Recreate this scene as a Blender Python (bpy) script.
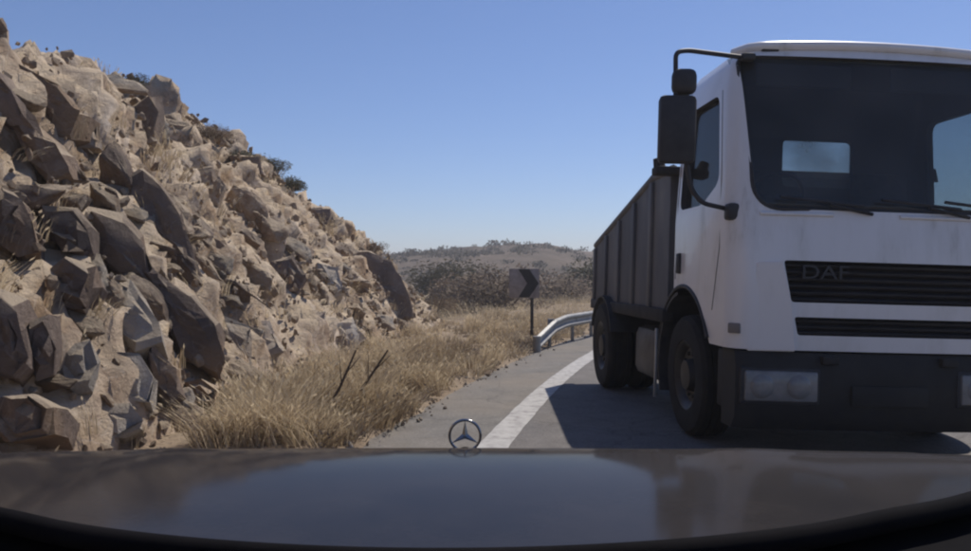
import bpy, bmesh, math, random
import numpy as np
from mathutils import Vector, Matrix, noise, Euler

random.seed(7)
rng = np.random.default_rng(7)
for o in list(bpy.data.objects):
    bpy.data.objects.remove(o)
scene = bpy.context.scene
COL = scene.collection
R = math.radians
PI = math.pi

# ------------------------------------------------------------------ camera, sky, sun, exposure
CAM_H = 1.3
F_PX = 800.0                      # focal length in photograph pixels (971 wide)
cam_d = bpy.data.cameras.new('dashcam')
cam_d.sensor_width = 36
cam_d.lens = 36 * F_PX / 971
cam_d.clip_start = 0.05
cam_d.clip_end = 6000
cam = bpy.data.objects.new('dashcam', cam_d)
COL.objects.link(cam)
cam.location = (0, 0, CAM_H)
cam.rotation_euler = (R(90), 0, 0)
scene.camera = cam

SUN_EL = 55
SUN_AZ = 36                       # degrees right of straight ahead
world = bpy.data.worlds.new('World')
scene.world = world
world.use_nodes = True
wn = world.node_tree
bg = wn.nodes['Background']
sky = wn.nodes.new('ShaderNodeTexSky')
sky.sky_type = 'NISHITA'
sky.sun_disc = False
sky.sun_elevation = R(SUN_EL)
sky.sun_rotation = R(SUN_AZ)
sky.altitude = 300
sky.air_density = 1.0
sky.dust_density = 0.2
sky.ozone_density = 7.5
bg.inputs['Strength'].default_value = 0.102
tint = wn.nodes.new('ShaderNodeMixRGB')
tint.blend_type = 'MULTIPLY'
tint.inputs['Fac'].default_value = 1.0
tint.inputs['Color2'].default_value = (1.02, 0.93, 1.0, 1)
wn.links.new(sky.outputs[0], tint.inputs['Color1'])
wn.links.new(tint.outputs[0], bg.inputs[0])

sun_d = bpy.data.lights.new('sun', 'SUN')
sun_d.energy = 4.2
sun_d.angle = R(0.5)
sun_d.color = (1.0, 0.94, 0.84)
sun = bpy.data.objects.new('sun', sun_d)
COL.objects.link(sun)
S = Vector((math.sin(R(SUN_AZ)) * math.cos(R(SUN_EL)), math.cos(R(SUN_AZ)) * math.cos(R(SUN_EL)), math.sin(R(SUN_EL))))
sun.rotation_euler = S.to_track_quat('Z', 'Y').to_euler()
sun.location = S * 60

vs = scene.view_settings
vs.view_transform = 'Standard'
vs.look = 'None'
vs.exposure = 0.0
vs.gamma = 1
scene.render.engine = 'CYCLES'
scene.cycles.filter_width = 2.2


# ------------------------------------------------------------------ helpers
def px(x, y, d):
    """photograph pixel + distance ahead -> world point"""
    return Vector(((x - 485.5) / F_PX * d, d, CAM_H - (y - 275.5) / F_PX * d))


def interp(x, xs, ys):
    return float(np.interp(x, xs, ys))


def new_mat(name, base=(0.5, 0.5, 0.5), rough=0.6, metal=0.0, spec=0.5, coat=0.0):
    m = bpy.data.materials.new(name)
    m.use_nodes = True
    b = m.node_tree.nodes['Principled BSDF']
    b.inputs['Base Color'].default_value = (*base, 1)
    b.inputs['Roughness'].default_value = rough
    b.inputs['Metallic'].default_value = metal
    b.inputs['Specular IOR Level'].default_value = spec
    b.inputs['Coat Weight'].default_value = coat
    return m


def nd(m, t, **kw):
    n = m.node_tree.nodes.new(t)
    for k, v in kw.items():
        setattr(n, k, v)
    return n


def noise_mat(name, cols, scale=4.0, detail=8.0, rough=0.85, bump=0.3, bscale=None, bdist=0.02, coords='Object',
              metal=0.0, spec=0.3, ramp=(0.3, 0.7), stretch=None, coat=0.0, distortion=0.0):
    """two to four colours through a noise ramp plus fine relief"""
    m = new_mat(name, cols[0], rough, metal, spec, coat)
    L = m.node_tree.links
    b = m.node_tree.nodes['Principled BSDF']
    tc = nd(m, 'ShaderNodeTexCoord')
    src = tc.outputs[coords]
    if stretch:
        mp = nd(m, 'ShaderNodeMapping')
        mp.inputs['Scale'].default_value = stretch
        L.new(src, mp.inputs['Vector'])
        src = mp.outputs[0]
    n1 = nd(m, 'ShaderNodeTexNoise')
    n1.inputs['Scale'].default_value = scale
    n1.inputs['Detail'].default_value = detail
    n1.inputs['Roughness'].default_value = 0.65
    n1.inputs['Distortion'].default_value = distortion
    L.new(src, n1.inputs['Vector'])
    cr = nd(m, 'ShaderNodeValToRGB')
    el = cr.color_ramp.elements
    while len(el) < len(cols):
        el.new(0.5)
    for i, c in enumerate(cols):
        el[i].position = ramp[0] + (ramp[1] - ramp[0]) * i / max(1, len(cols) - 1)
        el[i].color = (*c, 1)
    L.new(n1.outputs['Fac'], cr.inputs[0])
    L.new(cr.outputs[0], b.inputs['Base Color'])
    if bump > 0:
        n2 = nd(m, 'ShaderNodeTexNoise')
        n2.inputs['Scale'].default_value = bscale or scale * 4
        n2.inputs['Detail'].default_value = 10
        n2.inputs['Roughness'].default_value = 0.7
        L.new(src, n2.inputs['Vector'])
        bp = nd(m, 'ShaderNodeBump')
        bp.inputs['Strength'].default_value = bump
        bp.inputs['Distance'].default_value = bdist
        L.new(n2.outputs['Fac'], bp.inputs['Height'])
        L.new(bp.outputs[0], b.inputs['Normal'])
    return m


def link(o, parent=None):
    COL.objects.link(o)
    if parent is not None:
        o.parent = parent
    return o


def tag(o, label=None, cat=None, group=None, kind=None):
    if label:
        o['label'] = label
    if cat:
        o['category'] = cat
    if group:
        o['group'] = group
    if kind:
        o['kind'] = kind
    return o


def mesh_obj(name, verts, faces, mat, parent=None, smooth=False):
    me = bpy.data.meshes.new(name)
    me.from_pydata([tuple(v) for v in verts], [], [tuple(f) for f in faces])
    me.update()
    for m in (mat if isinstance(mat, (list, tuple)) else [mat]):
        me.materials.append(m)
    if smooth:
        me.polygons.foreach_set('use_smooth', [True] * len(me.polygons))
    return link(bpy.data.objects.new(name, me), parent)


def bm_obj(name, bm, mat, parent=None, smooth=False, auto=None):
    me = bpy.data.meshes.new(name)
    bmesh.ops.recalc_face_normals(bm, faces=bm.faces)
    if auto:
        for e in bm.edges:
            if len(e.link_faces) == 2 and e.calc_face_angle(0) > R(auto):
                e.smooth = False
        smooth = True
    bm.to_mesh(me)
    bm.free()
    for m in (mat if isinstance(mat, (list, tuple)) else [mat]):
        me.materials.append(m)
    if smooth:
        me.polygons.foreach_set('use_smooth', [True] * len(me.polygons))
    return link(bpy.data.objects.new(name, me), parent)


def empty(name, loc=(0, 0, 0), rz=0.0):
    o = bpy.data.objects.new(name, None)
    o.empty_display_size = 0.3
    COL.objects.link(o)
    o.location = loc
    o.rotation_euler = (0, 0, rz)
    return o


def add_box(bm, c, size, bev=0.0, seg=2, rot=None):
    mt = Matrix.Translation(c)
    if rot:
        mt = mt @ Euler(rot).to_matrix().to_4x4()
    mt = mt @ Matrix.Diagonal((*size, 1))
    r = bmesh.ops.create_cube(bm, size=1, matrix=mt)
    if bev > 0:
        es = {e for v in r['verts'] for e in v.link_edges}
        bmesh.ops.bevel(bm, geom=list(es), offset=bev, segments=seg, affect='EDGES', profile=0.5)
    return r


def box(name, c, size, mat, parent=None, bev=0.01, rot=None):
    bm = bmesh.new()
    add_box(bm, c, size, bev, 2, rot)
    return bm_obj(name, bm, mat, parent, auto=40)


def add_tube(bm, pts, r, n=10, caps=True):
    pts = [Vector(p) for p in pts]
    rs = r if isinstance(r, (list, tuple)) else [r] * len(pts)
    rings = []
    up = None
    for i, p in enumerate(pts):
        t = (pts[min(i + 1, len(pts) - 1)] - pts[max(i - 1, 0)]).normalized()
        if up is None:
            up = t.orthogonal().normalized()
        up = (up - t * up.dot(t)).normalized()
        s = t.cross(up)
        rings.append([bm.verts.new(p + (up * math.cos(a) + s * math.sin(a)) * rs[i]) for a in [2 * PI * k / n for k in range(n)]])
    for a, b in zip(rings[:-1], rings[1:]):
        for k in range(n):
            bm.faces.new((a[k], a[(k + 1) % n], b[(k + 1) % n], b[k]))
    if caps:
        bm.faces.new(rings[0][::-1])
        bm.faces.new(rings[-1])


def tube(name, pts, r, mat, parent=None, n=10):
    bm = bmesh.new()
    add_tube(bm, pts, r, n)
    return bm_obj(name, bm, mat, parent, auto=50)


def bend(pts, rad=0.06, seg=5):
    """round the corners of a polyline"""
    pts = [Vector(p) for p in pts]
    out = [pts[0]]
    for a, b, c in zip(pts[:-2], pts[1:-1], pts[2:]):
        u = (a - b)
        v = (c - b)
        k = min(rad, u.length * 0.45, v.length * 0.45)
        p0 = b + u.normalized() * k
        p1 = b + v.normalized() * k
        for i in range(seg + 1):
            t = i / seg
            out.append(p0 * (1 - t) ** 2 + b * 2 * t * (1 - t) + p1 * t * t)
    out.append(pts[-1])
    return out


def add_lathe(bm, prof, n=40, axis='X', c=(0, 0, 0)):
    """prof: list of (along axis, radius)"""
    rings = []
    c = Vector(c)
    for a, r in prof:
        ring = []
        for k in range(n):
            t = 2 * PI * k / n
            p = Vector((a, r * math.cos(t), r * math.sin(t)))
            ring.append(bm.verts.new(p + c))
        rings.append(ring)
    for a, b in zip(rings[:-1], rings[1:]):
        for k in range(n):
            bm.faces.new((a[k], a[(k + 1) % n], b[(k + 1) % n], b[k]))
    return rings


def eval_mesh(o):
    dg = bpy.context.evaluated_depsgraph_get()
    me = bpy.data.meshes.new_from_object(o.evaluated_get(dg))
    o.modifiers.clear()
    o.data = me


# ------------------------------------------------------------------ materials
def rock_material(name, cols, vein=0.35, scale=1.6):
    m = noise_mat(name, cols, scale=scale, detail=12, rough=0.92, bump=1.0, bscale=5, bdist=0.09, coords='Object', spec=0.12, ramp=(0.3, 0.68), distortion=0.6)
    L = m.node_tree.links
    b = m.node_tree.nodes['Principled BSDF']
    base = b.inputs['Base Color'].links[0].from_socket
    oi = nd(m, 'ShaderNodeObjectInfo')
    tc = nd(m, 'ShaderNodeTexCoord')
    # lichen-pale and rust-brown blotches, pale mineral veins
    n3 = nd(m, 'ShaderNodeTexNoise')
    n3.inputs['Scale'].default_value = 0.9
    n3.inputs['Detail'].default_value = 6
    L.new(tc.outputs['Object'], n3.inputs['Vector'])
    r3 = nd(m, 'ShaderNodeMapRange')
    r3.inputs['From Min'].default_value = 0.48
    r3.inputs['From Max'].default_value = 0.66
    L.new(n3.outputs['Fac'], r3.inputs['Value'])
    mx = nd(m, 'ShaderNodeMixRGB')
    mx.inputs['Color2'].default_value = (0.30, 0.205, 0.13, 1)
    L.new(r3.outputs[0], mx.inputs['Fac'])
    L.new(base, mx.inputs['Color1'])
    n4 = nd(m, 'ShaderNodeTexNoise')
    n4.inputs['Scale'].default_value = 2.3
    n4.inputs['Detail'].default_value = 5
    n4.inputs['Distortion'].default_value = 1.2
    L.new(tc.outputs['Object'], n4.inputs['Vector'])
    ma = nd(m, 'ShaderNodeMath', operation='SUBTRACT')
    ma.inputs[1].default_value = 0.5
    L.new(n4.outputs['Fac'], ma.inputs[0])
    mb = nd(m, 'ShaderNodeMath', operation='ABSOLUTE')
    L.new(ma.outputs[0], mb.inputs[0])
    mr = nd(m, 'ShaderNodeMapRange')
    mr.inputs['From Min'].default_value = 0.0
    mr.inputs['From Max'].default_value = 0.02
    mr.inputs['To Min'].default_value = vein
    mr.inputs['To Max'].default_value = 0.0
    L.new(mb.outputs[0], mr.inputs['Value'])
    mx2 = nd(m, 'ShaderNodeMixRGB')
    mx2.inputs['Color2'].default_value = (0.55, 0.48, 0.42, 1)
    L.new(mr.outputs[0], mx2.inputs['Fac'])
    L.new(mx.outputs[0], mx2.inputs['Color1'])
    ge = nd(m, 'ShaderNodeNewGeometry')
    sx_ = nd(m, 'ShaderNodeSeparateXYZ')
    L.new(ge.outputs['Normal'], sx_.inputs[0])
    n5 = nd(m, 'ShaderNodeTexNoise')
    n5.inputs['Scale'].default_value = 3.0
    n5.inputs['Detail'].default_value = 8
    L.new(tc.outputs['Object'], n5.inputs['Vector'])
    ad = nd(m, 'ShaderNodeMath', operation='ADD')
    L.new(sx_.outputs['Z'], ad.inputs[0])
    L.new(n5.outputs['Fac'], ad.inputs[1])
    rz_ = nd(m, 'ShaderNodeMapRange')
    rz_.inputs['From Min'].default_value = 0.85
    rz_.inputs['From Max'].default_value = 1.35
    rz_.inputs['To Max'].default_value = 0.8
    L.new(ad.outputs[0], rz_.inputs['Value'])
    mx3 = nd(m, 'ShaderNodeMixRGB')          # pale dust and grit settled on ledges
    mx3.inputs['Color2'].default_value = (0.48, 0.39, 0.29, 1)
    L.new(rz_.outputs[0], mx3.inputs['Fac'])
    L.new(mx2.outputs[0], mx3.inputs['Color1'])
    mx2 = mx3
    hs = nd(m, 'ShaderNodeHueSaturation')
    vr = nd(m, 'ShaderNodeMapRange')
    vr.inputs['To Min'].default_value = 0.72
    vr.inputs['To Max'].default_value = 1.2
    L.new(oi.outputs['Random'], vr.inputs['Value'])
    L.new(vr.outputs[0], hs.inputs['Value'])
    L.new(mx2.outputs[0], hs.inputs['Color'])
    L.new(hs.outputs[0], b.inputs['Base Color'])
    return m


M = {}
M['rock'] = rock_material('weathered_rock', [(0.16, 0.115, 0.085), (0.33, 0.245, 0.18), (0.45, 0.355, 0.265), (0.53, 0.44, 0.36)])
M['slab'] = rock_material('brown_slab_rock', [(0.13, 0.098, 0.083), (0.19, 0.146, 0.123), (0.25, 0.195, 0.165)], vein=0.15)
M['pale'] = rock_material('pale_grey_rock', [(0.28, 0.24, 0.205), (0.40, 0.355, 0.31), (0.52, 0.475, 0.43)], vein=0.3)
M['soil'] = noise_mat('dry_soil', [(0.17, 0.125, 0.09), (0.28, 0.215, 0.155), (0.36, 0.29, 0.21)], scale=1.2, detail=12, rough=0.95, bump=0.7, bscale=14, bdist=0.04, spec=0.1)
M['field'] = noise_mat('dry_field', [(0.13, 0.10, 0.07), (0.26, 0.205, 0.14), (0.37, 0.30, 0.21)], scale=0.09, detail=12, rough=0.95, bump=0.8, bscale=1.2, bdist=0.3, spec=0.1)
M['hill'] = noise_mat('scrub_hill', [(0.065, 0.054, 0.042), (0.14, 0.11, 0.085), (0.22, 0.172, 0.135)], scale=0.10, detail=12, rough=0.95, bump=0.9, bscale=0.8, bdist=0.6, spec=0.1)


def asphalt(name, cols, dust=0.35):
    m = noise_mat(name, cols, scale=3.0, detail=10, rough=0.86, bump=0.5, bscale=110, bdist=0.006, spec=0.35)
    L = m.node_tree.links
    b = m.node_tree.nodes['Principled BSDF']
    base = b.inputs['Base Color'].links[0].from_socket
    tc = nd(m, 'ShaderNodeTexCoord')
    v = nd(m, 'ShaderNodeTexVoronoi')
    v.inputs['Scale'].default_value = 90
    L.new(tc.outputs['Object'], v.inputs['Vector'])
    mr = nd(m, 'ShaderNodeMapRange')
    mr.inputs['From Min'].default_value = 0.0
    mr.inputs['From Max'].default_value = 1.0
    mr.inputs['To Min'].default_value = 0.75
    mr.inputs['To Max'].default_value = 1.3
    sp = nd(m, 'ShaderNodeSeparateColor')
    L.new(v.outputs['Color'], sp.inputs[0])
    L.new(sp.outputs[0], mr.inputs['Value'])
    hs = nd(m, 'ShaderNodeHueSaturation')
    L.new(base, hs.inputs['Color'])
    L.new(mr.outputs[0], hs.inputs['Value'])
    n = nd(m, 'ShaderNodeTexNoise')
    n.inputs['Scale'].default_value = 0.8
    n.inputs['Detail'].default_value = 8
    L.new(tc.outputs['Object'], n.inputs['Vector'])
    r2 = nd(m, 'ShaderNodeMapRange')
    r2.inputs['From Min'].default_value = 0.4
    r2.inputs['From Max'].default_value = 0.75
    r2.inputs['To Max'].default_value = dust
    L.new(n.outputs['Fac'], r2.inputs['Value'])
    mx = nd(m, 'ShaderNodeMixRGB')
    mx.inputs['Color2'].default_value = (0.24, 0.195, 0.15, 1)
    L.new(r2.outputs[0], mx.inputs['Fac'])
    L.new(hs.outputs[0], mx.inputs['Color1'])
    wv = nd(m, 'ShaderNodeTexNoise')
    wv.inputs['Scale'].default_value = 1.7
    wv.inputs['Detail'].default_value = 6
    L.new(tc.outputs['Object'], wv.inputs['Vector'])
    va = nd(m, 'ShaderNodeVectorMath', operation='MULTIPLY_ADD')
    va.inputs[1].default_value = (0.9, 0.9, 0.9)
    L.new(wv.outputs['Color'], va.inputs[0])
    L.new(tc.outputs['Object'], va.inputs[2])
    ve = nd(m, 'ShaderNodeTexVoronoi', feature='DISTANCE_TO_EDGE')
    ve.inputs['Scale'].default_value = 0.55
    L.new(va.outputs[0], ve.inputs['Vector'])
    ce = nd(m, 'ShaderNodeMapRange')
    ce.inputs['From Max'].default_value = 0.012
    ce.inputs['To Min'].default_value = 0.35
    ce.inputs['To Max'].default_value = 0.0
    L.new(ve.outputs['Distance'], ce.inputs['Value'])
    mc = nd(m, 'ShaderNodeMixRGB')               # cracks
    mc.inputs['Color2'].default_value = (0.03, 0.027, 0.025, 1)
    L.new(ce.outputs[0], mc.inputs['Fac'])
    L.new(mx.outputs[0], mc.inputs['Color1'])
    L.new(mc.outputs[0], b.inputs['Base Color'])
    return m


M['asphalt'] = asphalt('worn_asphalt', [(0.10, 0.092, 0.09), (0.155, 0.143, 0.138)], 0.25)
M['shoulder'] = asphalt('dusty_shoulder_asphalt', [(0.12, 0.11, 0.10), (0.18, 0.165, 0.15)], 0.6)
M['line'] = noise_mat('worn_white_paint', [(0.22, 0.2, 0.19), (0.35, 0.33, 0.315), (0.43, 0.41, 0.39)], scale=9, detail=12, rough=0.7, bump=0.4, bscale=90, bdist=0.004, ramp=(0.33, 0.56))


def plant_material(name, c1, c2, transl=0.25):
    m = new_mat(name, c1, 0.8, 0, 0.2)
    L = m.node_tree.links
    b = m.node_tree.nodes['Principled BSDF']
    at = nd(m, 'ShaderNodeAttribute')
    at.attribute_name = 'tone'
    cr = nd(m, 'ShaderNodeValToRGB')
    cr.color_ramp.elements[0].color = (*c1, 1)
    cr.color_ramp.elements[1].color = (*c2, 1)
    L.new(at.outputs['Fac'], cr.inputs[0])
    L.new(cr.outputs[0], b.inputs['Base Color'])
    tr = nd(m, 'ShaderNodeBsdfTranslucent')
    L.new(cr.outputs[0], tr.inputs[0])
    mx = nd(m, 'ShaderNodeMixShader')
    mx.inputs[0].default_value = transl
    out = m.node_tree.nodes['Material Output']
    L.new(b.outputs[0], mx.inputs[1])
    L.new(tr.outputs[0], mx.inputs[2])
    L.new(mx.outputs[0], out.inputs[0])
    return m


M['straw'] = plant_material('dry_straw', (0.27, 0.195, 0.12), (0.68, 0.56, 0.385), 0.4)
M['leaf'] = plant_material('dusty_green_leaf', (0.05, 0.05, 0.03), (0.14, 0.125, 0.08), 0.15)
M['leaf_brown'] = plant_material('dry_brown_leaf', (0.12, 0.09, 0.065), (0.28, 0.21, 0.15), 0.15)
M['twig'] = noise_mat('grey_twig', [(0.06, 0.042, 0.03), (0.12, 0.09, 0.068)], scale=20, rough=0.9, bump=0.3)

M['white'] = noise_mat('dusty_white_truck_paint', [(0.45, 0.42, 0.385), (0.68, 0.66, 0.64), (0.74, 0.72, 0.71)], scale=2.2, detail=12, rough=0.3, stretch=(1.6, 1.6, 0.45), ramp=(0.28, 0.5), bump=0.04, bscale=3, bdist=0.01, spec=0.5, coat=0.25)
M['dark_in'] = new_mat('dark_cab_lining', (0.035, 0.033, 0.036), 0.8)
M['plastic'] = noise_mat('black_plastic', [(0.022, 0.022, 0.025), (0.05, 0.048, 0.05)], scale=5, rough=0.55, bump=0.1, bscale=120, bdist=0.002)
M['bumper'] = noise_mat('dusty_dark_bumper', [(0.014, 0.0135, 0.015), (0.032, 0.03, 0.029)], scale=2.5, rough=0.65, bump=0.1, bscale=80, bdist=0.003)
M['grille'] = noise_mat('dark_grille', [(0.018, 0.018, 0.022), (0.035, 0.034, 0.038)], scale=4, rough=0.5, bump=0)
M['badge'] = new_mat('dull_grey_badge', (0.035, 0.035, 0.04), 0.45, 0.3)
M['rubber'] = noise_mat('tyre_rubber', [(0.012, 0.0115, 0.0115), (0.03, 0.027, 0.025)], scale=6, rough=0.9, bump=0.2, bscale=60, bdist=0.004)
M['rim'] = noise_mat('grey_wheel_rim', [(0.03, 0.028, 0.027), (0.07, 0.065, 0.06)], scale=6, rough=0.5, bump=0.05, metal=0.3)
M['tipper'] = noise_mat('dusty_grey_tipper_paint', [(0.06, 0.062, 0.068), (0.10, 0.10, 0.108), (0.17, 0.16, 0.148)], scale=1.8, detail=12, rough=0.6, bump=0.15, bscale=9, bdist=0.01, stretch=(1, 1, 0.4))
M['chassis'] = noise_mat('dirty_chassis', [(0.02, 0.019, 0.02), (0.05, 0.045, 0.042)], scale=6, rough=0.8, bump=0.2)
M['alu'] = noise_mat('dull_aluminium', [(0.30, 0.30, 0.31), (0.42, 0.42, 0.42)], scale=5, rough=0.45, bump=0.05, metal=0.7)
M['tank'] = noise_mat('grimy_tank_metal', [(0.09, 0.088, 0.085), (0.17, 0.165, 0.16)], scale=5, rough=0.55, bump=0.05, metal=0.5)
M['galv'] = noise_mat('galvanised_steel', [(0.17, 0.165, 0.16), (0.29, 0.285, 0.28)], scale=6, rough=0.5, bump=0.1, bscale=20, bdist=0.005, metal=0.55)
M['lamp'] = noise_mat('cloudy_lamp_lens', [(0.15, 0.145, 0.14), (0.25, 0.24, 0.23)], scale=8, rough=0.3, bump=0.1, bscale=40, bdist=0.004, coat=0.6)
M['amber'] = new_mat('grey_marker_lens', (0.17, 0.15, 0.14), 0.35)
M['mirror'] = new_mat('mirror_glass', (0.6, 0.6, 0.6), 0.04, 1.0)
M['seat'] = noise_mat('dark_seat_cloth', [(0.03, 0.03, 0.035), (0.06, 0.058, 0.06)], scale=20, rough=0.9, bump=0.1)
M['chrome'] = new_mat('chrome', (0.3, 0.3, 0.31), 0.22, 1.0)
M['paint'] = noise_mat('dusty_dark_grey_car_paint', [(0.012, 0.0105, 0.012), (0.034, 0.028, 0.026)], scale=2.6, detail=10, rough=0.8, bump=0.08, bscale=2.6, bdist=0.02, spec=0.05, coat=0.42)
M['cowl'] = noise_mat('matt_black_cowl', [(0.004, 0.004, 0.005), (0.009, 0.008, 0.009)], scale=7, rough=0.9, bump=0.1, bscale=90, bdist=0.002, spec=0.05)
M['sign_white'] = noise_mat('faded_sign_white', [(0.2, 0.165, 0.15), (0.34, 0.30, 0.28)], scale=7, rough=0.6, bump=0)
M['sign_black'] = noise_mat('faded_sign_black', [(0.018, 0.016, 0.016), (0.035, 0.03, 0.03)], scale=7, rough=0.6, bump=0)
M['paint'].node_tree.nodes['Principled BSDF'].inputs['Coat Roughness'].default_value = 0.10


def glass_mat(name, tint, rough=0.02, dust=0.06):
    m = bpy.data.materials.new(name)
    m.use_nodes = True
    n = m.node_tree
    n.nodes.remove(n.nodes['Principled BSDF'])
    tr = nd(m, 'ShaderNodeBsdfTransparent')
    tr.inputs[0].default_value = (*tint, 1)
    gl = nd(m, 'ShaderNodeBsdfGlossy')
    gl.inputs['Roughness'].default_value = rough
    lw = nd(m, 'ShaderNodeLayerWeight')
    lw.inputs['Blend'].default_value = 0.5
    pw = nd(m, 'ShaderNodeMath', operation='POWER')
    pw.inputs[1].default_value = 5.0
    ml = nd(m, 'ShaderNodeMath', operation='MULTIPLY_ADD')
    ml.inputs[1].default_value = 0.4
    ml.inputs[2].default_value = 0.03
    n.links.new(lw.outputs['Facing'], pw.inputs[0])
    n.links.new(pw.outputs[0], ml.inputs[0])
    mx = nd(m, 'ShaderNodeMixShader')
    n.links.new(ml.outputs[0], mx.inputs[0])
    n.links.new(tr.outputs[0], mx.inputs[1])
    n.links.new(gl.outputs[0], mx.inputs[2])
    df = nd(m, 'ShaderNodeBsdfDiffuse')          # road dust on the glass
    df.inputs[0].default_value = (0.5, 0.47, 0.45, 1)
    tc = nd(m, 'ShaderNodeTexCoord')
    nz = nd(m, 'ShaderNodeTexNoise')
    nz.inputs['Scale'].default_value = 2.2
    nz.inputs['Detail'].default_value = 8
    n.links.new(tc.outputs['Object'], nz.inputs['Vector'])
    mr = nd(m, 'ShaderNodeMapRange')
    mr.inputs['From Min'].default_value = 0.3
    mr.inputs['From Max'].default_value = 0.75
    mr.inputs['To Min'].default_value = 0.012
    mr.inputs['To Max'].default_value = dust
    n.links.new(nz.outputs['Fac'], mr.inputs['Value'])
    m2 = nd(m, 'ShaderNodeMixShader')
    n.links.new(mr.outputs[0], m2.inputs[0])
    n.links.new(mx.outputs[0], m2.inputs[1])
    n.links.new(df.outputs[0], m2.inputs[2])
    n.links.new(m2.outputs[0], n.nodes['Material Output'].inputs[0])
    return m


M['glass'] = glass_mat('tinted_glass', (0.70, 0.74, 0.75))
M['glass_dusty'] = glass_mat('dusty_rear_glass', (0.78, 0.8, 0.8), dust=0.5)


# ------------------------------------------------------------------ the road
def line_x(d):
    """left white edge line: sideways position at distance d ahead (a right-hand bend)"""
    return -0.75 + 0.084 * d + 0.0082 * d * d


def line_pt(d, off=0.0, z=0.0):
    t = Vector((0.084 + 0.0164 * d, 1.0)).normalized()
    nrm = Vector((t.y, -t.x))
    return Vector((line_x(d) + nrm.x * off, d + nrm.y * off, z))


def strip(name, offs, z, mat, d0=-28, d1=52, step=0.5, noise_edge=0.0):
    verts, faces = [], []
    ds = np.arange(d0, d1 + step * 0.5, step)
    n = len(offs)
    for i, d in enumerate(ds):
        for k, o in enumerate(offs):
            oo = o
            if noise_edge and (k == 0 or n == 2):
                oo = o + noise_edge * (noise.noise((d * 1.7, 3.1, 0)) + 0.6 * noise.noise((d * 5.3, 9.1, 0)))
            verts.append(line_pt(d, oo, z))
        if i:
            for k in range(n - 1):
                a = (i - 1) * n + k
                faces.append((a, a + 1, a + n + 1, a + n))
    return mesh_obj(name, verts, faces, mat)


# ground sheet to the horizon
gv, gf = [], []
gx = np.concatenate([np.linspace(-3000, -120, 12), np.linspace(-100, 120, 45), np.linspace(150, 3000, 12)])
gy = np.concatenate([np.linspace(-3000, -120, 12), np.linspace(-100, 120, 45), np.linspace(150, 3000, 12)])
for y in gy:
    for x in gx:
        gv.append((x, y, -0.05))
for j in range(len(gy) - 1):
    for i in range(len(gx) - 1):
        a = j * len(gx) + i
        gf.append((a, a + 1, a + len(gx) + 1, a + len(gx)))
tag(mesh_obj('ground', gv, gf, M['field']), kind='structure')
tag(strip('road', [-0.13, 1.5, 3.2, 5, 6.8], 0.0, M['asphalt'], step=0.4), kind='structure')
tag(strip('shoulder', [-0.98, -0.5, -0.13], 0.0005, M['shoulder'], step=0.13, noise_edge=0.07), kind='structure')
tag(strip('shoulder', [6.8, 7.2, 7.7], 0.0005, M['shoulder'], step=0.4), kind='structure')
tag(strip('edge_line', [-0.12, 0.12], 0.0045, M['line'], step=0.07, noise_edge=0.014), kind='structure')
tag(strip('edge_line', [6.55, 6.75], 0.0045, M['line'], step=0.3), kind='structure')


# ------------------------------------------------------------------ rocky hillside (road cutting) on the left
BD = [-30, 0, 5, 9.5, 13, 17.5, 20, 24, 40]
BX = [-3.2, -2.7, -2.45, -2.2, -1.95, -1.5, -0.9, 0.3, 6]
HD = [-30, -6, 4, 8, 12, 14, 16, 18, 19.2, 20.0, 20.8, 22.5, 40]
HH = [4.3, 4.0, 3.55, 3.55, 4.15, 4.1, 3.6, 2.75, 1.95, 0.95, 0.3, 0.0, 0.0]
SC = [2.6, 2.5, 2.2, 2.25, 3.3, 3.2, 2.9, 2.3, 1.5, 1.6, 1.8, 2, 2]


def base_x(d):
    return interp(d, BD, BX)


def hill_z(d, s):
    H = interp(d, HD, HH)
    sc = interp(d, HD, SC)
    t = s / sc
    if t <= 0:
        return 0.0
    if t < 1:
        return H * (0.12 * min(1, t * 5) + 0.88 * t ** 1.05)
    return H + 0.10 * (s - sc) * (1 if H > 0.6 else H / 0.6) - 0.004 * (s - sc) ** 2


def hill_p(d, s):
    return Vector((base_x(d) - s, d, hill_z(d, s)))


def hill_n(d, s):
    e = 0.05
    a = hill_p(d + e, s) - hill_p(d - e, s)
    b = hill_p(d, s + e) - hill_p(d, max(0, s - e))
    n = b.cross(a)
    if n.z < 0:
        n = -n
    return n.normalized()


# structural fabric of the rock: slabs dip towards lower right
FAB = Euler((R(8), R(38), R(-14))).to_matrix()
cell_cache = {}


def blocky(p, scale, amp):
    """faceted block relief: every cell gets its own step and its own tilt"""
    q = FAB.inverted() @ p
    q = Vector((q.x * 0.55, q.y * 1.0, q.z * 1.5)) * scale
    q += noise.noise_vector(q * 0.7) * 0.25
    dist, pts = noise.voronoi(q)
    c = pts[0]
    key = (round(c.x, 3), round(c.y, 3), round(c.z, 3))
    r = cell_cache.get(key)
    if r is None:
        h = random.Random(hash(key))
        r = (h.uniform(-1, 1), Vector((h.uniform(-1, 1), h.uniform(-1, 1), h.uniform(-1, 1))))
        cell_cache[key] = r
    crack = min(1.0, (dist[1] - dist[0]) / 0.12)
    return amp * (r[0] * 0.6 + r[1].dot(q - c) * 0.6) - amp * 0.7 * (1 - crack)


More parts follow.
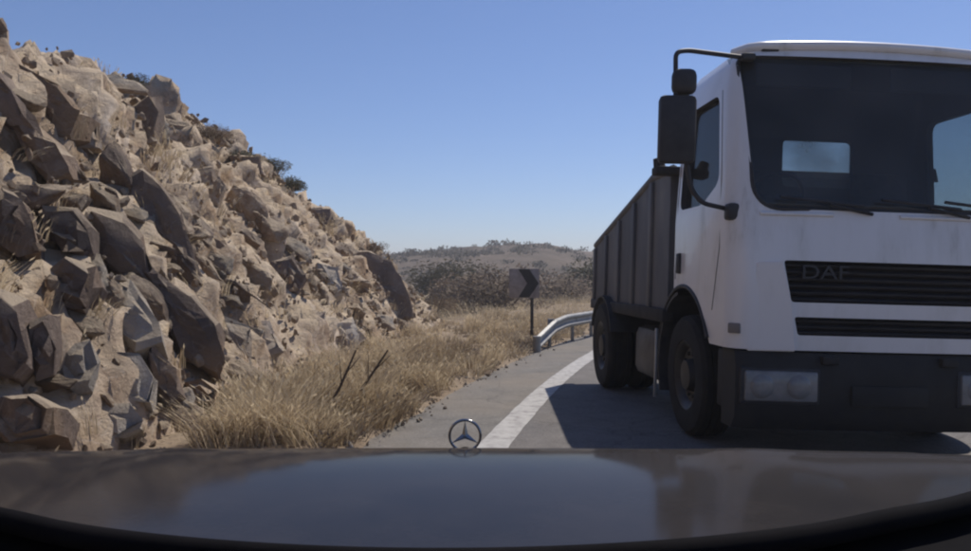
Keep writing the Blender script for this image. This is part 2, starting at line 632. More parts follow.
ds = np.concatenate([np.arange(-28, 3, 0.45), np.arange(3, 22, 0.075), np.arange(22, 30, 0.4)])
ss = np.concatenate([np.arange(-0.2, 4.6, 0.065), np.arange(4.6, 30, 0.9)])
hv, hf = [], []
ns = len(ss)
for i, d in enumerate(ds):
    Hd = interp(d, HD, HH)
    k = min(1.0, Hd / 1.2)
    for s in ss:
        s = float(s)
        d = float(d)
        if s < 0:
            hv.append((base_x(d) - s, d, -0.12))
            continue
        p = hill_p(d, s)
        n = hill_n(d, max(s, 0.06))
        edge = min(1.0, s / 0.5) * k
        q = FAB.inverted() @ p
        bed = q.z * 1.25 + 0.55 * noise.noise(p * 0.7) + 0.16 * noise.noise(p * 2.1)
        fr = bed - math.floor(bed)
        ledge = 0.30 * (fr ** 1.6 - 0.4) if fr < 0.9 else 0.30 * ((0.9 ** 1.6 - 0.4) - (fr - 0.9) * 8.45)
        bed2 = q.z * 3.9 + 0.8 * noise.noise(p * 1.3 + Vector((3, 1, 5)))
        f2 = bed2 - math.floor(bed2)
        ledge += 0.07 * (f2 - 0.5) * max(0.0, min(1.0, 0.5 + 1.5 * noise.noise(p * 0.5 + Vector((8, 8, 1)))))
        w = ledge + noise.noise(p * 0.55) * 0.16 + blocky(p, 1.15, 0.15) + blocky(p + Vector((7, 3, 1)), 2.9, 0.15) + blocky(p + Vector((1, 8, 2)), 6.0, 0.08) + 0.09 * noise.fractal(p * 3.5, 0.8, 2.1, 5)
        hv.append(p + n * w * edge - Vector((0, 0, 0.06 * (1 - k))))
for i in range(len(ds) - 1):
    for j in range(ns - 1):
        a = i * ns + j
        hf.append((a, a + ns, a + ns + 1, a + 1))
hillside = tag(mesh_obj('rocky_hillside', hv, hf, M['rock'], smooth=True), kind='structure')


def hit_hill(x, y, tmin=3.2):
    """where the line of sight through a photograph pixel meets the slope"""
    t = tmin
    while t < 26:
        p = px(x, y, t)
        s = base_x(t) - p.x
        if s > 0 and p.z <= hill_z(t, s):
            return p
        t += 0.04
    return None


def rough(bm, amp, freq, seed=0):
    off = Vector((seed * 3.7, seed * 1.3, seed * 2.1))
    bm.normal_update()
    mv = [(v, v.normal.copy()) for v in bm.verts]
    for v, n in mv:
        v.co += n * amp * (noise.noise(v.co * freq + off) + 0.5 * noise.noise(v.co * freq * 2.3 + off) + 0.3 * noise.noise(v.co * freq * 5 + off))


def slab(poly, mat, nrm=(0.32, -0.92, 0.12), thick=0.55, out=0.30, name='rock_slab', d=None):
    cx = sum(p[0] for p in poly) / len(poly)
    cy = sum(p[1] for p in poly) / len(poly)
    c = hit_hill(cx, cy) if d is None else px(cx, cy, d)
    if c is None:
        return None
    n = Vector(nrm).normalized()
    c = c + n * out
    eye = Vector((0, 0, CAM_H))
    pts = []
    for (x, y) in poly:
        r = px(x, y, 1.0) - eye
        t = (c - eye).dot(n) / r.dot(n)
        pts.append(eye + r * t)
    cen = sum(pts, Vector()) / len(pts)
    # densify outline with small irregularities
    dense = []
    m = len(pts)
    for i in range(m):
        a, b = pts[i], pts[(i + 1) % m]
        k = max(1, int((b - a).length / 0.16))
        for j in range(k):
            q = a.lerp(b, j / k)
            q = q + (q - cen) * random.uniform(-0.05, 0.04)
            dense.append(q)
    bm = bmesh.new()
    rings = []
    for sc, back, jit in ((0.3, -0.02, 0.03), (0.55, -0.01, 0.035), (0.8, 0.0, 0.03), (0.97, 0.015, 0.02), (1.02, 0.05, 0.03), (1.06, thick * 0.55, 0.05), (1.1, thick, 0.04)):
        ring = []
        for q in dense:
            p = cen + (q - cen) * sc - n * back
            p += Vector((random.uniform(-jit, jit), random.uniform(-jit, jit), random.uniform(-jit, jit)))
            ring.append(bm.verts.new(p))
        rings.append(ring)
    k = len(dense)
    for a, b in zip(rings[:-1], rings[1:]):
        for i in range(k):
            bm.faces.new((a[i], a[(i + 1) % k], b[(i + 1) % k], b[i]))
    cv = bm.verts.new(cen + n * 0.02)
    for i in range(k):
        bm.faces.new((cv, rings[0][i], rings[0][(i + 1) % k]))
    bm.faces.new(rings[-1][::-1])
    o = bm_obj(name, bm, mat, hillside, auto=20)
    return o


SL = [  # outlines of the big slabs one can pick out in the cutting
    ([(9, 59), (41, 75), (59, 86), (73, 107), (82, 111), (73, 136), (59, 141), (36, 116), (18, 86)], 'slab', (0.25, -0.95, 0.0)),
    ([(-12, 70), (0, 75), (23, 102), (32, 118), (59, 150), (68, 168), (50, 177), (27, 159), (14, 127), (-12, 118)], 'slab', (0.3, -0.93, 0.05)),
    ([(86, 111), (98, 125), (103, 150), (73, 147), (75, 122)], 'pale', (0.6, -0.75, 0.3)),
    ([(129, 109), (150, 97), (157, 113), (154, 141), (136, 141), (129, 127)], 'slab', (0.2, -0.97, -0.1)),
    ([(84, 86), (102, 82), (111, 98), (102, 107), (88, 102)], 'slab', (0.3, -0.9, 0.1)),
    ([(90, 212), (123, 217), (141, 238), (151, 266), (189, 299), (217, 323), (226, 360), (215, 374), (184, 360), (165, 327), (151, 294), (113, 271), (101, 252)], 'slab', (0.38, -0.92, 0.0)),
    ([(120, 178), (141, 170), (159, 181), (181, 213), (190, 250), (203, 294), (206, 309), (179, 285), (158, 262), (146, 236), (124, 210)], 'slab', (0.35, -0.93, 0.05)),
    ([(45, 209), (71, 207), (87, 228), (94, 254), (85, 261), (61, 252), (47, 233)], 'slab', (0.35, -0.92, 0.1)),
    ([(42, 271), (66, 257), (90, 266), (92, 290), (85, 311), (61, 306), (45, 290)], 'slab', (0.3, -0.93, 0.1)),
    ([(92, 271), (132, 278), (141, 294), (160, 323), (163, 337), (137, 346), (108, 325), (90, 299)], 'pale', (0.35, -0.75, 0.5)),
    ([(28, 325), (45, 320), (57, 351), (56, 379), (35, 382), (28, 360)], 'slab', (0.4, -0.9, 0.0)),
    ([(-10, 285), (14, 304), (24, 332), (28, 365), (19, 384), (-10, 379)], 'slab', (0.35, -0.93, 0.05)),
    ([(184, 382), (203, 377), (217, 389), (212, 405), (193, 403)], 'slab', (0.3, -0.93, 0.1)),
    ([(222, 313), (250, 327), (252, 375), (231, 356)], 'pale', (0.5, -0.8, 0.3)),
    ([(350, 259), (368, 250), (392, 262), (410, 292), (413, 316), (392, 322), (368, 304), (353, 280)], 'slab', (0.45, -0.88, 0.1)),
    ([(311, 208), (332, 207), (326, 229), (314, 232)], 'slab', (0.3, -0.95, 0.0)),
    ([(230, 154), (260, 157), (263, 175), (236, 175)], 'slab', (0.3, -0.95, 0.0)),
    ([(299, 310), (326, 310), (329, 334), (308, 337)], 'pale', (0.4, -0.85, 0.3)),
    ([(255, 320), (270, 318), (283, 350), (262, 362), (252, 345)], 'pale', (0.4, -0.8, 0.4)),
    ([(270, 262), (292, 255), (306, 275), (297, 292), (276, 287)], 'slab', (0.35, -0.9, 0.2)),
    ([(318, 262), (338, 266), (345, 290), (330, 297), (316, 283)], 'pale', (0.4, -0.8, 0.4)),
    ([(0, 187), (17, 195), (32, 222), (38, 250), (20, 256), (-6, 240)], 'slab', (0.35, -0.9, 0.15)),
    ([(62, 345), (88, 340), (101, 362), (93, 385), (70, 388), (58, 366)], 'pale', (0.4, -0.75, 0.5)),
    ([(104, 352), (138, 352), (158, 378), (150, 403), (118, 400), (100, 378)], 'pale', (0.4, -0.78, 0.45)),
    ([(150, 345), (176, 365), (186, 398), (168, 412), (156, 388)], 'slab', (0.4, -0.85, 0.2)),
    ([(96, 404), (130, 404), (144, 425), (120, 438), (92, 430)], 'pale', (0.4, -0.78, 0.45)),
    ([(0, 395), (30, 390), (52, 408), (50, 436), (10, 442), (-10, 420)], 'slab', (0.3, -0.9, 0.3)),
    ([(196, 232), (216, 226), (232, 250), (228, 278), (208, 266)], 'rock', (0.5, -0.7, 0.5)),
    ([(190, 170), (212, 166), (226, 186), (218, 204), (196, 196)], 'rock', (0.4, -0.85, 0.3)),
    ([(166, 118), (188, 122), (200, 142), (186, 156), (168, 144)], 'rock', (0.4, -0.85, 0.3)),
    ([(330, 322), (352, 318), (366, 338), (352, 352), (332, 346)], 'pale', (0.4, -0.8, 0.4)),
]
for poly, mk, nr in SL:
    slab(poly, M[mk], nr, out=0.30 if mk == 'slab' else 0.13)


def hull_mesh(name, seed, sub=2, flat=(1, 0.75, 0.55), amp=0.09):
    r = random.Random(seed)
    bm = bmesh.new()
    for i in range(13):
        v = Vector((r.gauss(0, 1), r.gauss(0, 1), r.gauss(0, 1))).normalized() * r.uniform(0.75, 1.0)
        v = Vector((max(-.72, min(.72, v.x)), max(-.72, min(.72, v.y)), max(-.72, min(.72, v.z))))
        bm.verts.new((v.x * flat[0], v.y * flat[1], v.z * flat[2]))
    res = bmesh.ops.convex_hull(bm, input=bm.verts)
    bmesh.ops.delete(bm, geom=[g for g in res['geom_interior'] if isinstance(g, bmesh.types.BMVert)], context='VERTS')
    if sub:
        bmesh.ops.bevel(bm, geom=list(bm.edges), offset=0.035, segments=1, affect='EDGES')
        bmesh.ops.triangulate(bm, faces=bm.faces)
        bmesh.ops.subdivide_edges(bm, edges=bm.edges, cuts=sub, use_grid_fill=True)
        rough(bm, amp, 2.2, seed)
    bmesh.ops.recalc_face_normals(bm, faces=bm.faces)
    for e in bm.edges:
        if len(e.link_faces) == 2 and e.calc_face_angle(0) > R(24):
            e.smooth = False
    me = bpy.data.meshes.new(name)
    bm.to_mesh(me)
    bm.free()
    me.polygons.foreach_set('use_smooth', [True] * len(me.polygons))
    return me


HULLS = []
for i in range(26):
    me = hull_mesh('rock', 100 + i, 2, (1, random.uniform(0.6, 0.9), random.uniform(0.35, 0.7)))
    me.materials.append([M['rock'], M['rock'], M['slab'], M['pale']][i % 4])
    HULLS.append(me)

count = 0
while count < 150:
    d = random.uniform(3.5, 20.5) if count < 115 else random.uniform(5.2, 9.5)
    sc = interp(d, HD, SC)
    s = random.uniform(0.0, sc + 0.25) if count < 115 else random.uniform(0.0, 1.4)
    if (d < 7.5 and s > sc - 0.35) or (d < 5.6 and s > 1.2):
        continue
    p = hill_p(d, s)
    if noise.noise(p * 0.6 + Vector((5, 5, 5))) < -0.25:
        continue
    size = random.choice([0.14, 0.18, 0.24, 0.32, 0.42]) * random.uniform(0.8, 1.2) * (0.8 if s < 0.6 else 1)
    o = link(bpy.data.objects.new('rock', random.choice(HULLS)), hillside)
    o.location = p + hill_n(d, max(s, 0.06)) * size * 0.02
    rot = FAB @ Euler((random.gauss(0, 0.35), random.gauss(0, 0.35), random.uniform(-0.7, 0.7))).to_matrix()
    o.rotation_euler = rot.to_euler()
    o.scale = (size * 1.15, size * random.uniform(0.8, 1.1), size)
    count += 1

# small rubble too small to pick apart
rb = [hull_mesh('rubble', 300 + i, 0) for i in range(8)]
RV, RF = [], []
for i in range(2300):
    d = random.uniform(3.5, 21)
    sc = interp(d, HD, SC)
    s = random.uniform(-0.25, sc + 0.3) if random.random() < 0.65 else random.uniform(-0.5, 0.7)
    p = hill_p(d, max(0, s)) if s > 0 else Vector((base_x(d) - s, d, 0.03))
    p = p + hill_n(d, max(s, 0.06)) * random.uniform(-0.02, 0.14 if s > 0.5 else 0.03)
    z = random.choice([0.02, 0.03, 0.03, 0.04, 0.05, 0.07, 0.1])
    mt = Matrix.Translation(p) @ Euler((random.uniform(0, 6), random.uniform(0, 6), random.uniform(0, 6))).to_matrix().to_4x4() @ Matrix.Scale(z, 4)
    me = random.choice(rb)
    k = len(RV)
    RV += [mt @ v.co for v in me.vertices]
    RF += [tuple(k + j for j in f.vertices) for f in me.polygons]
ro = mesh_obj('rubble', RV, RF, M['rock'], hillside)
SV, SF = [], []
for i in range(900):
    d = random.uniform(5.5, 22)
    a = line_pt(d, -0.9 - abs(random.gauss(0, 0.25)) if random.random() < 0.5 else -0.75 - random.random() * 2)
    z = random.choice([0.008, 0.012, 0.016, 0.024, 0.035])
    mt = Matrix.Translation((a.x, a.y, (0.0 if (a - line_pt(d)).length < 1.0 else 0.025) + z * 0.3)) @ Euler((random.uniform(0, 6), random.uniform(0, 6), 0)).to_matrix().to_4x4() @ Matrix.Scale(z, 4)
    me = random.choice(rb)
    k = len(SV)
    SV += [mt @ v.co for v in me.vertices]
    SF += [tuple(k + j for j in f.vertices) for f in me.polygons]
tag(mesh_obj('gravel', SV, SF, M['pale']), 'loose gravel along the edge of the road shoulder', 'gravel', kind='stuff')
ro['kind'] = 'stuff'


# ------------------------------------------------------------------ verge between the shoulder and the cutting
vv, vf = [], []
vds = np.arange(-20, 36, 0.16)
nt = 26
for i, d in enumerate(vds):
    d = float(d)
    a = line_pt(d, -0.9)
    bx_ = base_x(d) - 0.6
    bx_ = min(bx_, a.x - 1.2)
    for j in range(nt):
        t = j / (nt - 1)
        x = a.x + (bx_ - a.x) * t
        y = a.y + (d - a.y) * t
        q = Vector((x, y, 0))
        z = -0.02 + min(1, t * 6) * (0.05 + 0.05 * noise.noise(q * 1.1) + 0.025 * noise.noise(q * 4)) + 0.06 * t
        vv.append((x, y, z))
for i in range(len(vds) - 1):
    for j in range(nt - 1):
        a = i * nt + j
        vf.append((a, a + 1, a + nt + 1, a + nt))
tag(mesh_obj('verge', vv, vf, M['soil'], smooth=True), kind='structure')

# ------------------------------------------------------------------ hills beyond the bend
CX = [-400, 0, 200, 380, 440, 500, 535, 570, 600, 680, 800, 1000, 1400]
CY = [262, 258, 258, 257, 253, 248.5, 244.5, 251, 257, 262, 264, 262, 262]


def far_hill(name, d0, d1, crest, rough_amp, seed):
    verts, faces = [], []
    cols = np.arange(-400, 1401, 7)
    rows = np.linspace(0, 1.6, 44)
    for i, c in enumerate(cols):
        dir_ = Vector(((c - 485.5) / F_PX, 1.0))
        H = CAM_H + (275.5 - crest(c)) / F_PX * d1
        for t in rows:
            d = d0 + (d1 - d0) * t
            if t <= 1:
                z = H * (t * t * (3 - 2 * t)) * (0.55 + 0.45 * t)
            else:
                z = H * (1 - 0.8 * (t - 1))
            p = Vector((dir_.x * d, dir_.y * d, 0))
            z += rough_amp * min(1, t * 3) * (noise.noise(p * 0.05 + Vector((seed, 0, 0))) + 0.5 * noise.noise(p * 0.16) + 0.25 * noise.noise(p * 0.5))
            verts.append((p.x, p.y, z - 0.3 * (1 - min(1, t * 8))))
    n = len(rows)
    for i in range(len(cols) - 1):
        for j in range(n - 1):
            a = i * n + j
            faces.append((a, a + n, a + n + 1, a + 1))
    return verts, faces


hv2, hf2 = far_hill('hill', 48, 150, lambda c: interp(c, CX, CY) - 1.5, 1.1, 3)
tag(mesh_obj('hill', hv2, hf2, M['hill'], smooth=True), kind='structure')
HT = np.array([tuple(v) for v in hv2])


# ------------------------------------------------------------------ plants
def bush_mesh(name, seed, n_leaf, size, leaf, mat, twig_mat, squash=0.75):
    """returns (crown mesh, stem mesh)"""
    r = random.Random(seed)
    V, F, T = [], [], []
    lobes = [(Vector((r.uniform(-0.45, 0.45), r.uniform(-0.45, 0.45), r.uniform(0.25, 0.8) * squash)) * size, r.uniform(0.28, 0.5) * size, r.random()) for _ in range(11)]
    for i in range(n_leaf):
        c, rad, tone = r.choice(lobes)
        v = Vector((r.gauss(0, 1), r.gauss(0, 1), r.gauss(0, 1))).normalized() * rad * r.uniform(0.55, 1.08)
        p = c + Vector((v.x, v.y, v.z * 0.8))
        if p.z < 0.02 * size:
            continue
        a = Vector((r.gauss(0, 1), r.gauss(0, 1), r.gauss(0, 1))).normalized()
        b = a.orthogonal().normalized()
        L = leaf * r.uniform(0.6, 1.4)
        k = len(V)
        V += [p - a * L, p + b * L * 0.45, p + a * L, p - b * L * 0.45]
        F.append((k, k + 1, k + 2, k + 3))
        T += [min(1, max(0, tone * 0.6 + r.random() * 0.5))] * 4
    me = bpy.data.meshes.new(name)
    me.from_pydata([tuple(v) for v in V], [], F)
    at = me.attributes.new('tone', 'FLOAT', 'POINT')
    at.data.foreach_set('value', T)
    me.materials.append(mat)
    bm = bmesh.new()
    for c, rad, t in lobes:
        add_tube(bm, [Vector((0, 0, -0.05 * size)), c * 0.45 + Vector((r.uniform(-.05, .05), r.uniform(-.05, .05), 0)) * size, c + Vector((0, 0, rad * 0.5))], [0.03 * size, 0.018 * size, 0.006 * size], 5)
    m2 = bpy.data.meshes.new(name + '_stem')
    bm.to_mesh(m2)
    bm.free()
    m2.materials.append(twig_mat)
    return me, m2


def bush(name, loc, meshes, label, sx=1, sz=1, rz=0, group=None):
    e = empty(name, loc, rz)
    e.scale = (sx, sx, sz)
    tag(e, label, 'bush', group)
    link(bpy.data.objects.new('foliage', meshes[0]), e)
    link(bpy.data.objects.new('stem', meshes[1]), e)
    return e


BG = [bush_mesh('green_bush', 11 + i, 3600, 1.0, 0.04, M['leaf'], M['twig']) for i in range(3)]
BB = [bush_mesh('brown_bush', 31 + i, 3600, 1.0, 0.035, M['leaf_brown'], M['twig']) for i in range(2)]


def on_hill(x, y, up=0.0):
    """crest point of the cutting nearest below a skyline pixel"""
    best = None
    for yy in np.arange(y, y + 40, 1.0):
        p = hit_hill(x, float(yy))
        if p is not None:
            return p
    return best


sky_bushes = [
    (247, 165, 'leaf', 0.4, 0.36, 'small dark green bush on the rock crest, left of the two others there'),
    (272, 174, 'leaf', 0.5, 0.45, 'dark green bush in the middle of the three on the rock crest'),
    (292, 188, 'leaf', 0.4, 0.36, 'low dark bush on the rock crest, nearest to the far hill'),
    (131, 80, 'leaf', 0.3, 0.24, 'dark tuft of bush high on the crest of the cutting at the left'),
    (372, 252, 'brown', 0.4, 0.3, 'low brown bush on top of the last big rock of the cutting'),
    (212, 136, 'brown', 0.5, 0.3, 'low dry brown bush on the crest between the green bushes'),
]
for i, (x, y, k, w, h, lab) in enumerate(sky_bushes):
    p = on_hill(x, y)
    if p is None:
        continue
    bush('bush', p - Vector((0, 0, 0.05)), (BG[i % 3] if k == 'leaf' else BB[i % 2]), lab, w, h, i * 1.3, 'bushes on the rock crest')

mid = [  # px x, distance, width, height, kind, label
    (496, 30, 2.3, 1.9, 1, 'wide dry brown bush behind the chevron sign'),
    (466, 36, 2.3, 2.0, 1, 'brown bush between the rock cutting and the chevron sign'),
    (437, 27, 1.3, 0.8, 1, 'low brown bush beside the end of the rock cutting'),
    (557, 40, 2.6, 2.0, 1, 'brown bush behind the guardrail, nearest to the chevron sign'),
    (584, 46, 3.0, 2.4, 0, 'dark green bush behind the guardrail, next to the tipper body'),
    (448, 46, 3.4, 2.6, 0, 'dark green bush in the dry field left of the chevron sign'),
]
for i, (x, d, w, h, k, lab) in enumerate(mid):
    p = px(x, 0, d)
    bush('bush', (p.x, d, -0.08), (BB[i % 2] if k else BG[i % 3]), lab, w, h, i * 2.1, 'bushes beyond the bend')

# far scrub on the hill reads as one mass
V, F, T = [], [], []
r = random.Random(5)
for i in range(3600):
    idx = r.randrange(len(HT))
    p = Vector(HT[idx]) + Vector((r.uniform(-2, 2), r.uniform(-2, 2), 0))
    if p.y < 50 or not (-0.16 < p.x / p.y < 0.22):
        continue
    up_ = p.z / 6.0
    if noise.noise(Vector(p) * 0.06) < 0.1 - 0.5 * up_ and r.random() < 0.85:
        continue
    w = r.uniform(0.4, 1.3) * (0.8 + 0.5 * up_)
    tone = r.random()
    for k in range(45):
        v = Vector((r.gauss(0, 1), r.gauss(0, 1), abs(r.gauss(0, 1)))).normalized() * w * r.uniform(0.4, 1)
        c = p + Vector((v.x, v.y, v.z * 0.75))
        a = Vector((r.gauss(0, 1), r.gauss(0, 1), r.gauss(0, 1))).normalized()
        b = a.orthogonal().normalized()
        L = w * r.uniform(0.12, 0.22)
        n0 = len(V)
        V += [c - a * L, c + b * L * 0.6, c + a * L, c - b * L * 0.6]
        F.append((n0, n0 + 1, n0 + 2, n0 + 3))
        T += [min(1, tone * 0.7 + r.random() * 0.3)] * 4
M['scrub'] = plant_material('far_scrub_leaf', (0.055, 0.047, 0.034), (0.16, 0.135, 0.09), 0.15)
so = mesh_obj('scrub', V, F, M['scrub'])
so.data.attributes.new('tone', 'FLOAT', 'POINT').data.foreach_set('value', T)
tag(so, 'dark green scrub covering the far hill', 'scrub', kind='stuff')


# dry grass: blades with seed heads
def grass(name, spots, label, parent=None):
    V, F, T = [], [], []
    r = random.Random(17)
    for (p, n, rad, h, tone) in spots:
        lean = Vector((r.gauss(0.1, 0.45), r.gauss(0, 0.45), 0))
        for i in range(n):
            a = r.uniform(0, 2 * PI)
            q = rad * math.sqrt(r.random())
            b = p + Vector((math.cos(a) * q, math.sin(a) * q, 0))
            hh = h * r.uniform(0.45, 1.15)
            out = Vector((math.cos(a), math.sin(a), 0)) * r.uniform(0.0, 0.35) * hh + lean * hh + Vector((r.gauss(0, .1), r.gauss(0, .1), 0)) * hh
            m = b + out * 0.35 + Vector((0, 0, hh * 0.6))
            t = b + out * 1.0 + Vector((0, 0, hh))
            w = r.uniform(0.0025, 0.005) * (1 + p.y * 0.02)
            s = Vector((math.cos(a * 3), math.sin(a * 3), 0)) * w
            k = len(V)
            V += [b - s, b + s, m + s * 0.8, m - s * 0.8, t]
            F += [(k, k + 1, k + 2, k + 3), (k + 3, k + 2, k + 4)]
            tt = min(1, max(0, tone + r.gauss(0, 0.2)))
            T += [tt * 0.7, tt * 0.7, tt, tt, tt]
            if r.random() < 0.22:      # seed head
                k = len(V)
                L = r.uniform(0.03, 0.07)
                up = (t - m).normalized()
                V += [t - up * L * 0.3, t + s * 2.2 + up * L * 0.3, t + up * L, t - s * 2.2 + up * L * 0.3]
                F.append((k, k + 1, k + 2, k + 3))
                T += [min(1, tt + 0.2)] * 4
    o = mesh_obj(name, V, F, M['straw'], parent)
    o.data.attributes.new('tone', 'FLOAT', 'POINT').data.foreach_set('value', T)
    if parent is None:
        tag(o, label, 'grass', kind='stuff')
    else:
        o['kind'] = 'stuff'
    return o


spots = []
r = random.Random(3)
for i in range(1350):
    d = r.uniform(5.7, 24) if r.random() < 0.75 else r.uniform(5.7, 12)
    a = line_pt(d, -1.02)
    b = base_x(d) + (0.35 if d < 7 else 0.0 if d < 10 else -0.25)
    t = r.random() ** 0.8
    x = a.x + (b - a.x) * t
    p = Vector((x, a.y + (d - a.y) * t, 0.03))
    dens = noise.noise(p * 0.9)
    if dens + 0.5 * noise.noise(p * 2.7) < -0.06:
        continue
    edge = min(1, t * 4 + 0.3)
    h = (0.24 + 0.24 * r.random() + 0.14 * dens) * (1 if d < 13 else 0.8) * (0.75 + 0.6 * noise.noise(p * 1.6 + Vector((4, 4, 4)))) * (0.5 + 0.5 * edge)
    spots.append((p, int(30 + 30 * r.random()), 0.1 + 0.09 * r.random(), h, 0.5 + 0.55 * noise.noise(p * 0.8 + Vector((1, 7, 2))) + r.uniform(-0.25, 0.25)))
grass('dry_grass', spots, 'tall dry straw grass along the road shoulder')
spots = []
for i in range(420):
    d = r.uniform(20, 46)
    a = line_pt(d, -1.3)
    p = Vector((a.x - r.random() ** 0.7 * 11, d, -0.05))
    spots.append((p, 26, 0.35, r.uniform(0.25, 0.5), r.uniform(0.35, 0.9)))
grass('dry_grass', spots, 'dry field grass beyond the rock cutting')
spots = []
for i in range(420):
    d = r.uniform(3.6, 20)
    s = r.uniform(0.05, interp(d, HD, SC) + 0.15)
    p = hill_p(d, s)
    if noise.noise(p * 0.8 + Vector((9, 0, 4))) < 0.05 and s > 0.5:
        continue
    if d < 9 and s > interp(d, HD, SC) - 0.25:
        continue
    spots.append((p + Vector((0, 0, -0.02)), int(r.uniform(10, 26)), 0.1, r.uniform(0.1, 0.26), r.uniform(0.3, 0.8)))
grass('grass_tufts', spots, '', hillside)

V, F, T = [], [], []
r = random.Random(23)
for i in range(170):
    d = r.uniform(5.8, 20)
    a = line_pt(d, -1.1)
    b = base_x(d) + 0.1
    t = r.random()
    c0 = Vector((a.x + (b - a.x) * t, d, 0.03))
    if i > 135:
        e0 = line_pt(13.6 + r.uniform(-0.5, 1.0), -1.15 - r.uniform(0, 0.25))
        c0 = Vector((e0.x, e0.y, 0.03))
    w = r.uniform(0.08, 0.2)
    tone = r.random()
    for k in range(60):
        v = Vector((r.gauss(0, 1), r.gauss(0, 1), abs(r.gauss(0, 1)))).normalized() * w * r.uniform(0.3, 1)
        c = c0 + v
        q = Vector((r.gauss(0, 1), r.gauss(0, 1), r.gauss(0, 1))).normalized()
        u = q.orthogonal().normalized()
        ll = r.uniform(0.012, 0.03)
        n0 = len(V)
        V += [c - q * ll, c + u * ll * 0.4, c + q * ll, c - u * ll * 0.4]
        F.append((n0, n0 + 1, n0 + 2, n0 + 3))
        T += [min(1, tone * 0.7 + r.random() * 0.3)] * 4
wo = mesh_obj('weeds', V, F, M['leaf_brown'])
wo.data.attributes.new('tone', 'FLOAT', 'POINT').data.foreach_set('value', T)
tag(wo, 'low dry brown weeds among the roadside grass', 'weeds', kind='stuff')

# dead stalks leaning out of the verge
for i, (x0, y0, x1, y1, d, lab) in enumerate([
        (316, 425, 356, 350, 6.7, 'bare dark stalk leaning right above the dry grass, left of the two'),
        (336, 420, 388, 350, 7.1, 'bare dark stalk leaning right above the dry grass, right of the two')]):
    a = px(x0, y0, d)
    a.z = 0.0
    b = px(x1, y1, d)
    e = tag(empty('dead_stalk', a), lab, 'stalk', 'dead stalks in the grass')
    b = b - a
    tube('stem', [Vector((0, 0, 0)), b * 0.5 + Vector((0.03, 0, 0.02)), b], [0.016, 0.013, 0.008], M['twig'], e, 6)
    tube('twig', [b * 0.55 + Vector((0.03, 0, 0.02)), b * 0.75 + Vector((-0.06, 0.02, 0.12))], [0.006, 0.003], M['twig'], e, 5)
    tube('twig', [b * 0.7 + Vector((0.02, 0, 0.01)), b * 0.85 + Vector((0.09, -0.03, 0.05))], [0.006, 0.003], M['twig'], e, 5)

# loose boulders at the foot of the cutting
for i, (x, y, sx, mk, lab) in enumerate([
        (350, 374, 0.17, 'pale', 'small pale boulder in the dry grass below the far rocks'),
        (243, 408, 0.2, 'pale', 'pale grey boulder where the rock cutting meets the dry grass'),
        (35, 446, 0.34, 'slab', 'brown boulder at the foot of the cutting, nearest the car bonnet'),
        (180, 436, 0.2, 'pale', 'flat pale stone at the foot of the cutting beside the tall grass')]):
    d = 1.3 * F_PX / (y - 275.5)
    me = hull_mesh('boulder', 700 + i, 3, (1, 0.8, 0.62))
    me.materials.append(M[mk])
    o = link(bpy.data.objects.new('boulder', me))
    p = px(x, y, d)
    o.location = (p.x, d, 0.22 * sx + 0.02 + (hill_z(d, base_x(d) - p.x) if base_x(d) > p.x else 0))
    o.scale = (sx, sx, sx)
    o.rotation_euler = (0.2, 0.25, i * 1.7)
    tag(o, lab, 'boulder', 'loose boulders')

# ------------------------------------------------------------------ guardrail
rail = tag(empty('guardrail', line_pt(13.4, -1.02)), 'galvanised steel guardrail curving right with its end turned down', 'guardrail')
RO = rail.location.copy()


def rail_pt(d):
    off = interp(d, [13.2, 16.5, 22, 60], [-1.02, -0.72, -0.72, -0.72])
    return line_pt(d, off) - RO


W = [(o_, u_ * 0.8) for o_, u_ in [(0.0, 0.155), (0.045, 0.12), (0.05, 0.085), (0.0, 0.03), (0.0, -0.03), (0.05, -0.085), (0.045, -0.12), (0.0, -0.155)]]   # W-beam section (outwards, up)


def beam(d0, d1, name='beam'):
    n = max(3, int((d1 - d0) / 0.25))
    V, F = [], []
    for i in range(n + 1):
        d = d0 + (d1 - d0) * i / n
        p = rail_pt(d)
        t = (rail_pt(d + 0.05) - rail_pt(d - 0.05)).normalized()
        side = Vector((t.y, -t.x, 0))
        zc = interp(d, [13.2, 13.7, 14.3, 15.0], [0.10, 0.22, 0.37, 0.43])
        for th in (0, 0.006):
            for (o, u) in W:
                V.append(p + side * (o - th) + Vector((0, 0, zc + u)))
    m = len(W)
    for i in range(n):
        for q in range(2):
            for k in range(m - 1):
                a = i * 2 * m + q * m + k
                f = (a, a + 1, a + 2 * m + 1, a + 2 * m)
                F.append(f if q == 0 else f[::-1])
        for k in (0, m - 1):
            a = i * 2 * m + k
            F.append((a, a + m, a + 3 * m, a + 2 * m))
    return mesh_obj(name, V, F, M['galv'], rail, smooth=False)


dd = 13.25
while dd < 40:
    beam(dd, dd + 2.98)
    dd += 2.98
bm = bmesh.new()
add_tube(bm, [rail_pt(13.3) + Vector((0.02, -0.03, -0.03)), rail_pt(13.3) + Vector((0.02, -0.03, 0.27))], 0.07, 12)
bm_obj('end_cap', bm, M['galv'], rail, auto=40)
dd = 14.3
while dd < 40:
    p = rail_pt(dd)
    t = (rail_pt(dd + 0.05) - rail_pt(dd - 0.05)).normalized()
    side = Vector((t.y, -t.x, 0))
    c = p - side * 0.09
    po = box('post', (c.x, c.y, 0.2), (0.06, 0.11, 0.62), M['galv'], rail, 0.006)
    box('spacer', (p.x - side.x * 0.025, p.y - side.y * 0.025, 0.43), (0.06, 0.06, 0.16), M['galv'], rail, 0.006)
    dd += 1.33

